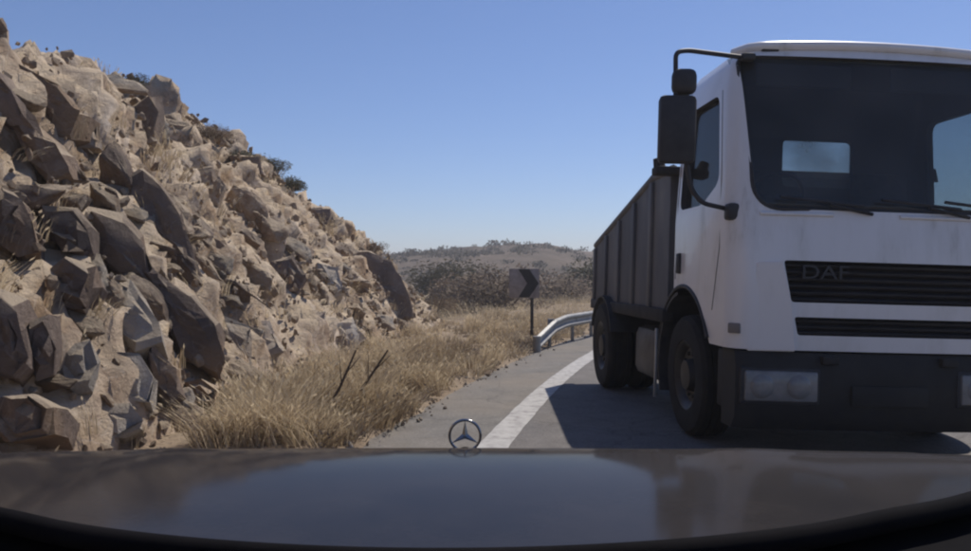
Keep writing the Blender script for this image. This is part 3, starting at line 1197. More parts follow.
# ------------------------------------------------------------------ chevron sign
sp = px(532, 0, 16.4)
sg = tag(empty('chevron_sign', (sp.x, 16.4, -0.05)), 'faded chevron bend sign with black arrow on a dark post behind the guardrail', 'sign')
tube('post', [(0, 0.03, -0.2), (0, 0.03, 1.48)], 0.035, M['sign_black'], sg, 12)
PW, PH, PZ = 0.62, 0.60, 1.19
pc = -0.16
box('plate', (pc, 0, PZ), (PW, 0.02, PH), M['sign_white'], sg, 0.004)
V = [(pc - 0.12, -0.016, PZ + PH / 2 - 0.01), (pc + 0.10, -0.016, PZ + PH / 2 - 0.01), (pc + 0.30, -0.016, PZ), (pc + 0.10, -0.016, PZ - PH / 2 + 0.01), (pc - 0.12, -0.016, PZ - PH / 2 + 0.01), (pc + 0.06, -0.016, PZ)]
V2 = [(a, -0.008, c) for a, b, c in V]
F = [(0, 1, 2, 5), (5, 2, 3, 4)] + [(i, i + 6, (i + 1) % 6 + 6, (i + 1) % 6) for i in range(6)]
mesh_obj('arrow', V + V2, F, M['sign_black'], sg)
for zz in (PZ + 0.18, PZ - 0.18):
    box('clamp', (0, 0.022, zz), (0.12, 0.03, 0.04), M['sign_black'], sg, 0.004)

# ------------------------------------------------------------------ oncoming tipper truck
TX, TY = 1.645, 5.4
TYAW = R(3.6)
TROLL = R(1.6)          # leans into the bend on its springs
truck = tag(empty('tipper_truck', (TX, TY, 0), TYAW), 'white oncoming tipper truck with black mirror and grey tipping body', 'truck')
truck.rotation_euler = (0, TROLL, TYAW)
CW = 2.22          # cab width; local x 0..CW across, y 0.. back, z up
HC = CW / 2


def vz(z):
    return interp(z, [0.3, 0.78, 1.1, 1.42, 1.74, 2.1, 2.5, 2.78, 2.88, 2.94, 2.97], [0.06, 0.03, 0.0, 0.0, 0.03, 0.085, 0.16, 0.215, 0.25, 0.30, 0.40])


def inset(z):
    return interp(z, [0.3, 0.78, 1.0, 1.74, 2.65, 2.86, 2.94, 2.97], [0.03, 0.02, 0.0, 0.0, 0.05, 0.09, 0.14, 0.22])


RC = 0.16


def front_y(x, z, off=0.0):
    """y of the cab's front skin at lateral x (0 = cab centre)"""
    w = HC - inset(z)
    y = vz(z) + 0.05 * (x / HC) ** 2 + off
    k = abs(x) - (w - RC)
    if k > 0:
        k = min(k, RC)
        y += RC - math.sqrt(max(0, RC * RC - k * k))
    return y


def cab_ring(z, shrink=0.0, depth=1.44, back=None):
    w = HC - inset(z) - shrink
    pts = []
    n = 13
    xs = [-w + RC * (1 - math.cos(a)) for a in np.linspace(0, PI / 2, 7)]
    xs += list(np.linspace(-w + RC, w - RC, n))[1:-1]
    xs += [w - RC + RC * math.sin(a) for a in np.linspace(0, PI / 2, 7)]
    for x in xs:
        k = abs(x) - (w - RC)
        y = vz(z) + 0.05 * (x / HC) ** 2 + shrink
        if k > 0:
            y += RC - math.sqrt(max(0, RC * RC - min(k, RC) ** 2))
        pts.append((x, y, z))
    yb = depth - shrink - (inset(z) if z > 2.5 else 0) * 0.8
    rb_ = 0.08
    for a in np.linspace(0, PI / 2, 5):
        pts.append((w - rb_ + rb_ * math.cos(a), yb - rb_ + rb_ * math.sin(a), z))
    for a in np.linspace(PI / 2, PI, 5):
        pts.append((-w + rb_ + rb_ * math.cos(a), yb - rb_ + rb_ * math.sin(a), z))
    return pts


def loft_bm(rings, mi=0):
    bm = bmesh.new()
    rr = [[bm.verts.new((p[0], p[1], p[2] + (0.045 * (1 - (p[0] / HC) ** 2) - 0.015) * max(0, (p[2] - 2.7) / 0.27) * (1 if p[2] > 2.7 else 0))) for p in r_] for r_ in rings]
    n = len(rr[0])
    for a, b in zip(rr[:-1], rr[1:]):
        for k in range(n):
            bm.faces.new((a[k], a[(k + 1) % n], b[(k + 1) % n], b[k]))
    bm.faces.new(rr[0][::-1])
    bm.faces.new(rr[-1])
    bmesh.ops.recalc_face_normals(bm, faces=bm.faces)
    for f in bm.faces:
        f.material_index = mi
    return bm


def rounded_poly(pts, rad, seg=6):
    out = []
    m = len(pts)
    for i in range(m):
        a, b, c = Vector(pts[i - 1]), Vector(pts[i]), Vector(pts[(i + 1) % m])
        u, v = (a - b), (c - b)
        rr_ = rad[i] if isinstance(rad, (list, tuple)) else rad
        k = min(rr_, u.length * 0.45, v.length * 0.45)
        p0, p1 = b + u.normalized() * k, b + v.normalized() * k
        for s in range(seg + 1):
            t = s / seg
            out.append(p0 * (1 - t) ** 2 + b * 2 * t * (1 - t) + p1 * t * t)
    return out


def prism(poly, axis, a, b, mi):
    """poly of 2-D points extruded from a to b along axis ('x': poly is (y,z); 'y': poly is (x,z))"""
    bm = bmesh.new()
    def P(p, t):
        return (t, p[0], p[1]) if axis == 'x' else (p[0], t, p[1])
    A = [bm.verts.new(P(p, a)) for p in poly]
    B = [bm.verts.new(P(p, b)) for p in poly]
    n = len(poly)
    for i in range(n):
        bm.faces.new((A[i], A[(i + 1) % n], B[(i + 1) % n], B[i]))
    bm.faces.new(A[::-1])
    bm.faces.new(B)
    bmesh.ops.recalc_face_normals(bm, faces=bm.faces)
    for f in bm.faces:
        f.material_index = mi
    return bm


def cut(o, bms):
    tmp = []
    for bm in bms:
        c = bm_obj('cutter', bm, [M['white'], M['dark_in']])
        md = o.modifiers.new('b', 'BOOLEAN')
        md.operation = 'DIFFERENCE'
        md.solver = 'EXACT'
        md.object = c
        tmp.append(c)
    bpy.context.view_layer.update()
    eval_mesh(o)
    for c in tmp:
        bpy.data.objects.remove(c)


cab_holder = empty('cab_tmp')
zs = [0.80, 0.86, 1.0, 1.2, 1.42, 1.6, 1.74, 1.9, 2.1, 2.3, 2.5, 2.65, 2.78, 2.84, 2.88, 2.91, 2.94, 2.96, 2.97]
cab = bm_obj('cab', loft_bm([cab_ring(z) for z in zs], 0), [M['white'], M['dark_in']])
inner = loft_bm([cab_ring(z, 0.055, 1.44) for z in [1.46, 1.6, 1.74, 1.9, 2.1, 2.3, 2.5, 2.65, 2.78, 2.86, 2.905]], 1)
WS = [(-1.0, 2.875), (1.0, 2.875), (0.955, 1.765), (-0.955, 1.765)]
wsp = rounded_poly([Vector((a, b)) for a, b in WS], [0.07, 0.07, 0.2, 0.2], 8)
ws_cut = prism(wsp, 'y', -0.4, 0.62, 1)
SW = [(0.52, 2.64), (1.27, 2.64), (1.27, 1.84), (0.72, 1.84), (0.38, 1.98)]
swp = rounded_poly([Vector(p) for p in SW], 0.09, 5)
sw_cut = prism(swp, 'x', -1.6, 1.6, 1)
RW = [(-0.19, 2.49), (0.43, 2.49), (0.43, 2.09), (-0.19, 2.09)]
rw_cut = prism(rounded_poly([Vector(p) for p in RW], 0.05, 4), 'y', 1.2, 1.8, 1)
# wheel arch through both sides
AY, AZ, AR = 1.12, 0.55, 0.66
arch = prism([(AY + AR * math.cos(t), AZ + AR * math.sin(t)) for t in np.linspace(0, 2 * PI, 48, endpoint=False)], 'x', -1.6, 1.6, 1)
# grille recesses in the front
def mirror_trap(zt, zb, xt, xb):
    return [Vector((-xt, zt)), Vector((xt, zt)), Vector((xb, zb)), Vector((-xb, zb))]
g1 = prism(rounded_poly(mirror_trap(1.415, 1.13, 0.76, 0.70), 0.025, 3), 'y', -0.4, 0.13, 1)
g2 = prism(rounded_poly(mirror_trap(1.03, 0.905, 0.675, 0.645), 0.02, 3), 'y', -0.4, 0.13, 1)
cut(cab, [inner, ws_cut, sw_cut, rw_cut, arch, g1, g2])
bm = bmesh.new()
bm.from_mesh(cab.data)
for e in bm.edges:
    if len(e.link_faces) == 2 and e.calc_face_angle(0) > R(32):
        e.smooth = False
bm.to_mesh(cab.data)
bm.free()
cab.data.polygons.foreach_set('use_smooth', [True] * len(cab.data.polygons))
cab.parent = truck
cab.location = (HC, 0, 0)
bpy.data.objects.remove(cab_holder)


def patch(name, x0, x1, z0, z1, off, mat, parent, nx=26, nz=14, thick=0.006):
    """sheet that follows the cab's front skin"""
    V, F = [], []
    for q in range(2):
        for j in range(nz + 1):
            for i in range(nx + 1):
                x = x0 + (x1 - x0) * i / nx
                z = z0 + (z1 - z0) * j / nz
                V.append((x, front_y(x, z, off + q * thick), z))
    m = (nx + 1) * (nz + 1)
    for q in range(2):
        for j in range(nz):
            for i in range(nx):
                a = q * m + j * (nx + 1) + i
                f = (a, a + 1, a + nx + 2, a + nx + 1)
                F.append(f if q == 0 else f[::-1])
    bd = [i for i in range(nx + 1)] + [j * (nx + 1) + nx for j in range(1, nz + 1)] + [nz * (nx + 1) + i for i in range(nx - 1, -1, -1)] + [j * (nx + 1) for j in range(nz - 1, 0, -1)]
    for a, b in zip(bd, bd[1:] + bd[:1]):
        F.append((a, a + m, b + m, b))
    return mesh_obj(name, V, F, mat, parent, smooth=True)


patch('windscreen', -1.02, 1.02, 1.74, 2.90, 0.030, M['glass'], cab)
for sx in (-1, 1):
    g = prism(rounded_poly([Vector(((p[0] - 0.86) * 1.04 + 0.86, (p[1] - 2.2) * 1.04 + 2.2)) for p in SW], 0.09, 5), 'x', sx * (HC - 0.085), sx * (HC - 0.08), 0)
    for v in g.verts:
        v.co.x += sx * (0.035 - 0.05 * (v.co.z - 1.74) / 0.86)
    bm_obj('side_window', g, M['glass'], cab)
bm_obj('rear_window', prism(rounded_poly([Vector(((p[0] - 0.12) * 1.04 + 0.12, (p[1] - 2.3) * 1.05 + 2.3)) for p in RW], 0.05, 4), 'y', 1.41, 1.415, 0), M['glass_dusty'], cab)

# interior
bm = bmesh.new()
add_box(bm, (0, 0.42, 1.64), (1.98, 0.5, 0.36), 0.06, 3)
add_box(bm, (-0.5, 0.52, 1.82), (0.55, 0.24, 0.14), 0.05, 3)
bm_obj('dashboard', bm, M['dark_in'], cab, auto=40)
for sx in (-0.55, 0.6):
    st = box('seat', (sx, 1.08, 1.62), (0.5, 0.5, 0.18), M['seat'], cab, 0.06)
    box('backrest', (sx, 1.26, 1.92), (0.48, 0.14, 0.58), M['seat'], st, 0.06, rot=(R(-8), 0, 0))
bm = bmesh.new()
ring = []
for k in range(29):
    t = 2 * PI * k / 28
    ring.append(Vector((-0.5 + 0.22 * math.cos(t), 0.80 - 0.10 * math.sin(t), 1.93 + 0.17 * math.sin(t))))
add_tube(bm, ring, 0.016, 8, False)
add_tube(bm, [(-0.5, 0.6, 1.78), (-0.5, 0.8, 1.93)], 0.03, 8)
add_tube(bm, [(-0.71, 0.8, 1.93), (-0.29, 0.8, 1.93)], 0.016, 6)
bm_obj('steering_wheel', bm, M['plastic'], cab, auto=50)
box('sun_visor', (-0.5, 0.36, 2.76), (0.7, 0.02, 0.16), M['dark_in'], cab, 0.006)
box('sun_visor', (0.5, 0.36, 2.76), (0.7, 0.02, 0.16), M['dark_in'], cab, 0.006)

# roof lip above the windscreen, catching the sun
bm = bmesh.new()
pts = []
for i in range(31):
    x = -0.98 + 1.96 * i / 30
    pts.append((x, front_y(x, 2.93) - 0.012, 2.945 + 0.04 * (1 - (x / HC) ** 2) - 0.012))
add_tube(bm, pts, 0.034, 10)
bm_obj('roof_lip', bm, M['white'], cab, auto=60)
box('marker_lamp', (-0.78, front_y(-0.78, 2.93), 2.935), (0.13, 0.06, 0.05), M['plastic'], cab, 0.012)
box('marker_lamp', (0.78, front_y(0.78, 2.93), 2.935), (0.13, 0.06, 0.05), M['plastic'], cab, 0.012)

# rubber seal round the windscreen
bm = bmesh.new()
lp = [Vector((p.x, front_y(p.x, p.y, 0.004), p.y)) for p in wsp]
add_tube(bm, lp + [lp[0]], 0.016, 6, False)
bm_obj('windscreen_seal', bm, M['plastic'], cab, auto=60)
# two added white strips standing for sun glints below the windscreen
for x0, x1 in ((-0.92, -0.42), (0.05, 0.62)):
    bm = bmesh.new()
    add_tube(bm, [(x0 + (x1 - x0) * i / 8, front_y(x0 + (x1 - x0) * i / 8, 1.735) - 0.004, 1.733) for i in range(9)], 0.014, 8)
    bm_obj('glint_strip', bm, M['white'], cab, auto=60)
# wipers
for x0, x1, z1 in ((-0.15, -0.75, 1.86), (0.55, -0.05, 1.86), (0.95, 0.40, 1.84)):
    bm = bmesh.new()
    a = Vector((x0, front_y(x0, 1.74) - 0.02, 1.745))
    b = Vector(((x0 + x1) / 2, front_y((x0 + x1) / 2, 1.80) - 0.035, 1.80))
    add_tube(bm, [a, b], 0.012, 6)
    add_tube(bm, [(x0 + (x1 - x0) * t, front_y(x0 + (x1 - x0) * t, 1.80 + 0.04 * t) - 0.022, 1.795 + 0.05 * t) for t in (0.1, 0.3, 0.5, 0.7, 0.9, 1.05)], 0.011, 6)
    bm_obj('wiper', bm, M['plastic'], cab, auto=60)

# grille slats and badge
for z0, z1, n, xt in ((1.13, 1.415, 6, 0.72), (0.905, 1.03, 3, 0.655)):
    for i in range(n):
        z = z0 + (z1 - z0) * (i + 0.5) / n
        w = xt + (z - z0) * 0.12
        box('grille_slat', (0, 0.075, z), (w * 2 - 0.02, 0.05, 0.022), M['grille'], cab, 0.006, rot=(R(28), 0, 0))
fc = bpy.data.curves.new('badge', 'FONT')
fc.body = 'DAF'
fc.size = 0.135
fc.extrude = 0.006
fc.align_x = 'CENTER'
fc.align_y = 'CENTER'
fo = bpy.data.objects.new('badge', fc)
COL.objects.link(fo)
bpy.context.view_layer.update()
bme = bpy.data.meshes.new_from_object(fo.evaluated_get(bpy.context.evaluated_depsgraph_get()))
bpy.data.objects.remove(fo)
bme.materials.append(M['badge'])
bo = link(bpy.data.objects.new('badge', bme), cab)
bo.location = (-0.47, 0.022, 1.335)
bo.rotation_euler = (R(90), 0, 0)
bo.scale = (1.35, 1, 1)

# corner panels beside the grille: proud of the skin, top ledge catches the sun
for sx in (-1, 1):
    bm = bmesh.new()
    top, bot = [], []
    for k, (off) in enumerate((-0.04, 0.03)):
        for (x, z) in ((0.95, 1.40), (0.78, 1.405), (0.72, 1.13), (0.665, 0.795), (0.98, 0.79)):
            top.append(bm.verts.new((sx * x, front_y(sx * x, z, off + (0.0 if x < 0.9 else 0.035 if k == 0 else 0)), z)))
    n = 5
    for i in range(n):
        bm.faces.new((top[i], top[(i + 1) % n], top[n + (i + 1) % n], top[n + i]))
    bm.faces.new(top[:n])
    bm.faces.new(top[n:][::-1])
    bmesh.ops.bevel(bm, geom=list(bm.edges), offset=0.008, segments=2, affect='EDGES')
    bm_obj('corner_panel', bm, M['white'], cab, auto=35)
    box('side_marker', (sx * 1.06, front_y(sx * 1.06, 0.95) - 0.0, 0.94), (0.085, 0.03, 0.07), M['amber'], cab, 0.008, rot=(0, 0, -sx * R(-38)))
# grille surround bars (white strips between the recesses are the cab skin itself)

# door lines, handle, steps
for sx in (-1, 1):
    X = sx * (HC + 0.002)
    hdl = box('door_handle', (X, 1.22, 1.40), (0.045, 0.07, 0.17), M['plastic'], cab, 0.012)
    bm = bmesh.new()
    seam = [(0.33, 1.98), (0.30, 1.45), (0.36, 1.2)]
    add_tube(bm, [(sx * (HC - inset(z) + 0.0005), y, z) for (y, z) in ((0.46, 2.66), (0.33, 1.98), (0.30, 1.50), (0.42, 1.05))], 0.0035, 6)
    bm_obj('door_seam', bm, M['plastic'], cab, auto=60)
    bm = bmesh.new()
    add_tube(bm, [(sx * (HC - inset(z) + 0.0005), y, z) for (y, z) in ((1.31, 2.66), (1.33, 1.9), (1.33, 1.27))], 0.0035, 6)
    bm_obj('door_seam', bm, M['plastic'], cab, auto=60)
    # wheel arch lip
    bm = bmesh.new()
    add_tube(bm, [(sx * (HC - 0.004), AY + (AR + 0.005) * math.cos(t), AZ + (AR + 0.005) * math.sin(t)) for t in np.linspace(R(25), R(154), 24)], 0.018, 8)
    bm_obj('arch_lip', bm, M['plastic'], cab, auto=60)

# steel bumper and lower front
bm = bmesh.new()
prof = [(-HC + 0.06 + 2 * (HC - 0.06) * i / 30) for i in range(31)]
rings = []
for x in prof:
    yf = front_y(x * 0.985, 0.80) + 0.015
    rings.append([(x, yf + 0.03, 0.25), (x, yf - 0.03, 0.34), (x, yf - 0.035, 0.68), (x, yf + 0.0, 0.785), (x, yf + 0.22, 0.79), (x, yf + 0.22, 0.25)])
rv = [[bm.verts.new(p) for p in r_] for r_ in rings]
for a, b in zip(rv[:-1], rv[1:]):
    for k in range(6):
        bm.faces.new((a[k], a[(k + 1) % 6], b[(k + 1) % 6], b[k]))
bm.faces.new(rv[0])
bm.faces.new(rv[-1][::-1])
bumper = bm_obj('bumper', bm, M['bumper'], truck, auto=35)
bumper.location = (HC, 0, 0)
for sx in (-1, 1):
    x = sx * 0.755
    hl = box('headlight', (x, front_y(x, 0.8) - 0.012, 0.555), (0.50, 0.06, 0.21), M['lamp'], bumper, 0.018, rot=(0, 0, sx * R(4)))
    box('bezel', (x, front_y(x, 0.8) + 0.005, 0.555), (0.55, 0.06, 0.26), M['plastic'], hl, 0.02, rot=(0, 0, sx * R(4)))
    for q in (-0.13, 0.12):
        bm = bmesh.new()
        add_lathe(bm, [(-0.012, 0.085), (-0.022, 0.075), (-0.03, 0.05), (-0.034, 0.02), (-0.034, 0.001)], 24)
        for v in bm.verts:
            v.co = Vector((v.co.y, v.co.x, v.co.z))
        ln = bm_obj('lens', bm, M['lamp'], hl, auto=50)
        ln.location = (x + q, front_y(x, 0.8) - 0.028 + sx * q * math.sin(R(4)), 0.555)
    box('tow_eye', (sx * 0.42, front_y(sx * 0.42, 0.8) - 0.02, 0.74), (0.12, 0.06, 0.06), M['chassis'], bumper, 0.015)
    box('bumper_end', (sx * (HC - 0.11), 0.37, 0.56), (0.06, 0.28, 0.42), M['bumper'], bumper, 0.02)
box('number_plate_holder', (0, front_y(0, 0.8) - 0.025, 0.50), (0.54, 0.02, 0.14), M['bumper'], bumper, 0.006)

# mirrors on the photograph's left
mz = 2.30
mir = empty('mirror_tmp')
bpy.data.objects.remove(mir)
mo = box('mirror', (-0.375, 0.16, mz), (0.255, 0.11, 0.47), M['plastic'], truck, 0.035, rot=(0, 0, R(-8)))
box('mirror_glass', (-0.37, 0.219, mz), (0.215, 0.006, 0.43), M['mirror'], mo, 0.002, rot=(0, 0, R(-8)))
bm = bmesh.new()
add_box(bm, (-0.33, 0.17, 2.635), (0.17, 0.12, 0.18), 0.05, 3, rot=(0, 0, R(-8)))
wm = bm_obj('wide_mirror', bm, M['plastic'], truck, auto=40)
tube('mirror_arm', bend([(0.16, 0.30, 2.86), (-0.30, 0.20, 2.865), (-0.395, 0.17, 2.84), (-0.385, 0.17, 2.46)], 0.05), 0.017, M['plastic'], truck, 10)
tube('mirror_arm', bend([(-0.29, 0.18, 2.06), (-0.26, 0.18, 1.90), (-0.18, 0.18, 1.80), (0.06, 0.24, 1.765)], 0.07), 0.017, M['plastic'], truck, 10)
box('arm_bracket', (0.045, 0.17, 1.745), (0.11, 0.11, 0.12), M['plastic'], truck, 0.025)
box('arm_bracket', (0.16, 0.285, 2.86), (0.10, 0.08, 0.05), M['plastic'], truck, 0.015)
# mirrors on the other side
mo = box('mirror', (CW + 0.375, 0.16, mz), (0.255, 0.11, 0.47), M['plastic'], truck, 0.035, rot=(0, 0, R(8)))
box('mirror_glass', (CW + 0.37, 0.219, mz), (0.215, 0.006, 0.43), M['mirror'], mo, 0.002, rot=(0, 0, R(8)))
tube('mirror_arm', bend([(CW - 0.16, 0.30, 2.86), (CW + 0.30, 0.20, 2.865), (CW + 0.395, 0.17, 2.84), (CW + 0.385, 0.17, 2.46)], 0.05), 0.017, M['plastic'], truck, 10)
tube('mirror_arm', bend([(CW + 0.29, 0.18, 2.06), (CW + 0.26, 0.18, 1.90), (CW + 0.18, 0.18, 1.80), (CW - 0.06, 0.24, 1.765)], 0.07), 0.017, M['plastic'], truck, 10)


# wheels
def truck_wheel(x, y, rad=0.49, w=0.28, dual=False, face=-1):
    bm = bmesh.new()
    prof = [(-w / 2, rad * 0.58), (-w / 2 - 0.012, rad * 0.75), (-w / 2, rad * 0.92), (-w / 2 + 0.03, rad * 0.985), (-w / 4, rad), (-w / 4 + 0.012, rad * 0.975), (-w / 4 + 0.024, rad), (-0.006, rad), (0, rad * 0.975), (0.006, rad), (w / 4 - 0.024, rad), (w / 4 - 0.012, rad * 0.975), (w / 4, rad), (w / 2 - 0.03, rad * 0.985), (w / 2, rad * 0.92), (w / 2 + 0.012, rad * 0.75), (w / 2, rad * 0.58)]
    add_lathe(bm, prof, 44)
    wh = empty('wheel', (x, y, rad + x * math.sin(TROLL)))
    wh.parent = truck
    wh.rotation_euler = (0, -TROLL, 0)
    bm_obj('tyre', bm, M['rubber'], wh, auto=30)
    bm = bmesh.new()
    f = face * w / 2
    pr = [(f * 0.9, rad * 0.585), (f * 0.98, rad * 0.57), (f * 0.85, rad * 0.5), (f * 0.55, rad * 0.45), (f * 0.5, rad * 0.28), (f * 0.95, rad * 0.24), (f * 1.0, rad * 0.08), (f * 1.0, 0.002)]
    add_lathe(bm, pr, 36)
    for k in range(10):
        t = 2 * PI * k / 10
        add_tube(bm, [(f * 0.5, rad * 0.36 * math.cos(t), rad * 0.36 * math.sin(t)), (f * 0.7, rad * 0.36 * math.cos(t), rad * 0.36 * math.sin(t))], 0.016, 6)
    bm_obj('rim', bm, M['rim'], wh, auto=35)
    return wh


RY = 3.9
truck_wheel(0.17, AY, face=-1)
truck_wheel(CW - 0.17, AY, face=1)
for x, fc_ in ((0.06, -1), (0.37, 1), (CW - 0.06, 1), (CW - 0.37, -1)):
    truck_wheel(x, RY, face=fc_)
# mudguard and lit flap edge behind the front wheel, tank, box, chassis
for x in (0.15, CW - 0.15):
    bm = bmesh.new()
    a = [bm.verts.new((x - 0.16, AY + 0.60 * math.cos(t), 0.55 + 0.60 * math.sin(t))) for t in np.linspace(R(-25), R(80), 14)]
    b = [bm.verts.new((x + 0.16, AY + 0.60 * math.cos(t), 0.55 + 0.60 * math.sin(t))) for t in np.linspace(R(-25), R(80), 14)]
    c = [bm.verts.new((x - 0.16, AY + 0.625 * math.cos(t), 0.55 + 0.625 * math.sin(t))) for t in np.linspace(R(-25), R(80), 14)]
    e = [bm.verts.new((x + 0.16, AY + 0.625 * math.cos(t), 0.55 + 0.625 * math.sin(t))) for t in np.linspace(R(-25), R(80), 14)]
    for i in range(13):
        bm.faces.new((a[i], a[i + 1], b[i + 1], b[i]))
        bm.faces.new((c[i], e[i], e[i + 1], c[i + 1]))
        bm.faces.new((a[i], c[i], c[i + 1], a[i + 1]))
        bm.faces.new((b[i], b[i + 1], e[i + 1], e[i]))
    bm_obj('mudguard', bm, M['plastic'], truck, auto=40)
box('lit_flap_edge', (-0.02, AY + 0.66, 0.52), (0.025, 0.03, 0.62), M['alu'], truck, 0.006)  # bright metal strip stands in for the sunlit edge of the flap
box('fuel_tank', (0.29, 2.5, 0.55), (0.46, 0.8, 0.5), M['tank'], truck, 0.09)
box('tool_box', (CW - 0.25, 2.7, 0.58), (0.46, 0.8, 0.42), M['chassis'], truck, 0.03)
for x in (0.78, CW - 0.78):
    box('chassis_rail', (x, 2.55, 0.78), (0.09, 4.2, 0.26), M['chassis'], truck, 0.01)
for y in (AY, RY):
    tube('axle', [(0.2, y, 0.49), (CW - 0.2, y, 0.49)], 0.07, M['chassis'], truck, 12)
box('engine', (HC, 1.0, 0.66), (0.8, 1.3, 0.36), M['chassis'], truck, 0.06)

# tipping body: its top edge drops to the rear
BX0, BX1 = 0.0, CW
BY0, BY1 = 1.54, 4.75
ZB = 1.0


def top_z(y):
    return interp(y, [BY0, 2.1, BY1], [2.20, 2.20, 1.66])


body = empty('tipping_body', (0, 0, 0))
body.parent = truck
for x, sx in ((BX0, 1), (BX1, -1)):
    V = []
    ys = [BY0, 2.1, 2.75, 3.4, 4.1, BY1]
    for xx in (x, x + sx * 0.06):
        for y in ys:
            V.append((xx, y, ZB))
            V.append((xx, y, top_z(y)))
    n = len(ys)
    F = []
    for i in range(n - 1):
        a = 2 * i
        F.append((a, a + 2, a + 3, a + 1))
        b = a + 2 * n
        F.append((b, b + 1, b + 3, b + 2))
        F.append((a + 1, a + 3, b + 3, b + 1))
        F.append((a, b, b + 2, a + 2))
    F.append((0, 1, 2 * n + 1, 2 * n))
    e = 2 * (n - 1)
    F.append((e, e + 2 * n, e + 2 * n + 1, e + 1))
    mesh_obj('side_panel', V, F, M['tipper'], body)
    tube('top_rail', [(x + sx * 0.02, y, top_z(y) + 0.02) for y in ys], 0.045, M['tipper'], body, 8)
    for y in (2.1, 2.75, 3.4, 4.05, 4.69):
        zt = top_z(y) - 0.03
        box('rib', (x - sx * 0.012, y, (ZB + zt) / 2), (0.035, 0.09, zt - ZB), M['tipper'], body, 0.01)
    box('lower_rail', (x + sx * 0.01, (BY0 + BY1) / 2, ZB - 0.05), (0.11, BY1 - BY0, 0.12), M['chassis'], body, 0.015)
box('headboard', (HC, BY0 + 0.03, (ZB + 2.19) / 2), (BX1 - BX0 - 0.116, 0.06, 2.19 - ZB), M['tipper'], body, 0.008)
box('headboard_lip', (HC - 0.1, BY0 - 0.03, 2.20), (BX1 - BX0 + 0.12, 0.16, 0.07), M['chassis'], body, 0.015)
tube('hinge_knob', [(-0.10, BY0 - 0.03, 2.19), (-0.13, BY0 - 0.03, 2.31)], [0.06, 0.04], M['chassis'], body, 10)
tube('hinge_knob', [(CW + 0.1, BY0 - 0.03, 2.19), (CW + 0.1, BY0 - 0.03, 2.30)], [0.06, 0.04], M['chassis'], body, 10)
box('floor_plate', (HC, (BY0 + BY1) / 2, ZB + 0.03), (BX1 - BX0 - 0.13, BY1 - BY0 - 0.1, 0.05), M['tipper'], body, 0.006)
box('tailgate', (HC, BY1 - 0.04, (ZB + 1.64) / 2), (BX1 - BX0 - 0.14, 0.06, 1.64 - ZB), M['tipper'], body, 0.008)
for y in (3.0, 3.9, 4.6):
    box('cross_member', (HC, y, ZB - 0.06), (BX1 - BX0 - 0.15, 0.1, 0.1), M['chassis'], body, 0.01)
for x in (0.21, CW - 0.21):
    bm = bmesh.new()
    for rr2, sgn in ((0.56, 1), (0.58, -1)):
        pass
    a = [[bm.verts.new((x + dx, RY + q * math.cos(t), 0.49 + q * math.sin(t))) for t in np.linspace(R(20), R(160), 14)] for dx in (-0.3, 0.3) for q in (0.56, 0.58)]
    for i in range(13):
        bm.faces.new((a[0][i], a[0][i + 1], a[2][i + 1], a[2][i]))
        bm.faces.new((a[1][i], a[3][i], a[3][i + 1], a[1][i + 1]))
        bm.faces.new((a[0][i], a[1][i], a[1][i + 1], a[0][i + 1]))
        bm.faces.new((a[2][i], a[2][i + 1], a[3][i + 1], a[3][i]))
    bm_obj('mudguard', bm, M['plastic'], truck, auto=40)

# ------------------------------------------------------------------ the car the camera rides in: bonnet, wings, emblem, cowl
CC = -0.045
car = tag(empty('car', (CC, 1.2, 0)), 'dark grey car bonnet with a standing three-pointed star emblem', 'car')
OY = 1.2
HWC = 0.92


def bonnet_z(x, y):
    """bonnet skin; y is the distance ahead of the camera"""
    k = max(0.0, y - 0.85)
    z = 1.02 - 0.249 * k ** 4 if k < 0.85 else 1.02 - 0.249 * 0.522 - 0.61 * (k - 0.85)
    z -= 0.010 * (x / 0.9) ** 2
    z += 0.003 * math.exp(-((abs(x) - 0.52) / 0.07) ** 2)       # pressed creases
    z -= 8.0 * max(0, abs(x) - 0.90) ** 2
    return z


def rear_y(x):
    return 0.82 + 0.19 * (abs(x) / 0.61) ** 2.0


def sheet(name, xs, ny, y0f, y1f, zf, mat, parent, thick=0.012):
    V, F = [], []
    nx = len(xs)
    for q in range(2):
        for j in range(ny + 1):
            for x in xs:
                y = y0f(x) + (y1f(x) - y0f(x)) * j / ny
                V.append((x, y - OY, zf(x, y) - q * thick))
    m = nx * (ny + 1)
    for q in range(2):
        for j in range(ny):
            for i in range(nx - 1):
                a = q * m + j * nx + i
                f = (a, a + 1, a + nx + 1, a + nx)
                F.append(f if q == 0 else f[::-1])
    bd = [i for i in range(nx)] + [j * nx + nx - 1 for j in range(1, ny + 1)] + [ny * nx + i for i in range(nx - 2, -1, -1)] + [j * nx for j in range(ny - 1, 0, -1)]
    for a, b in zip(bd, bd[1:] + bd[:1]):
        F.append((a, a + m, b + m, b))
    o = mesh_obj(name, V, F, mat, parent, smooth=True)
    nt_ = 2 * ny * (nx - 1)
    for f in o.data.polygons[nt_:]:
        f.use_smooth = False
        for k in f.edge_keys:
            pass
    bmx = bmesh.new()
    bmx.from_mesh(o.data)
    for e in bmx.edges:
        if len(e.link_faces) == 2 and e.calc_face_angle(0) > R(40):
            e.smooth = False
    bmx.to_mesh(o.data)
    bmx.free()
    return o


def front_yb(x):
    return 1.98 - 0.16 * (abs(x) / 0.9) ** 2


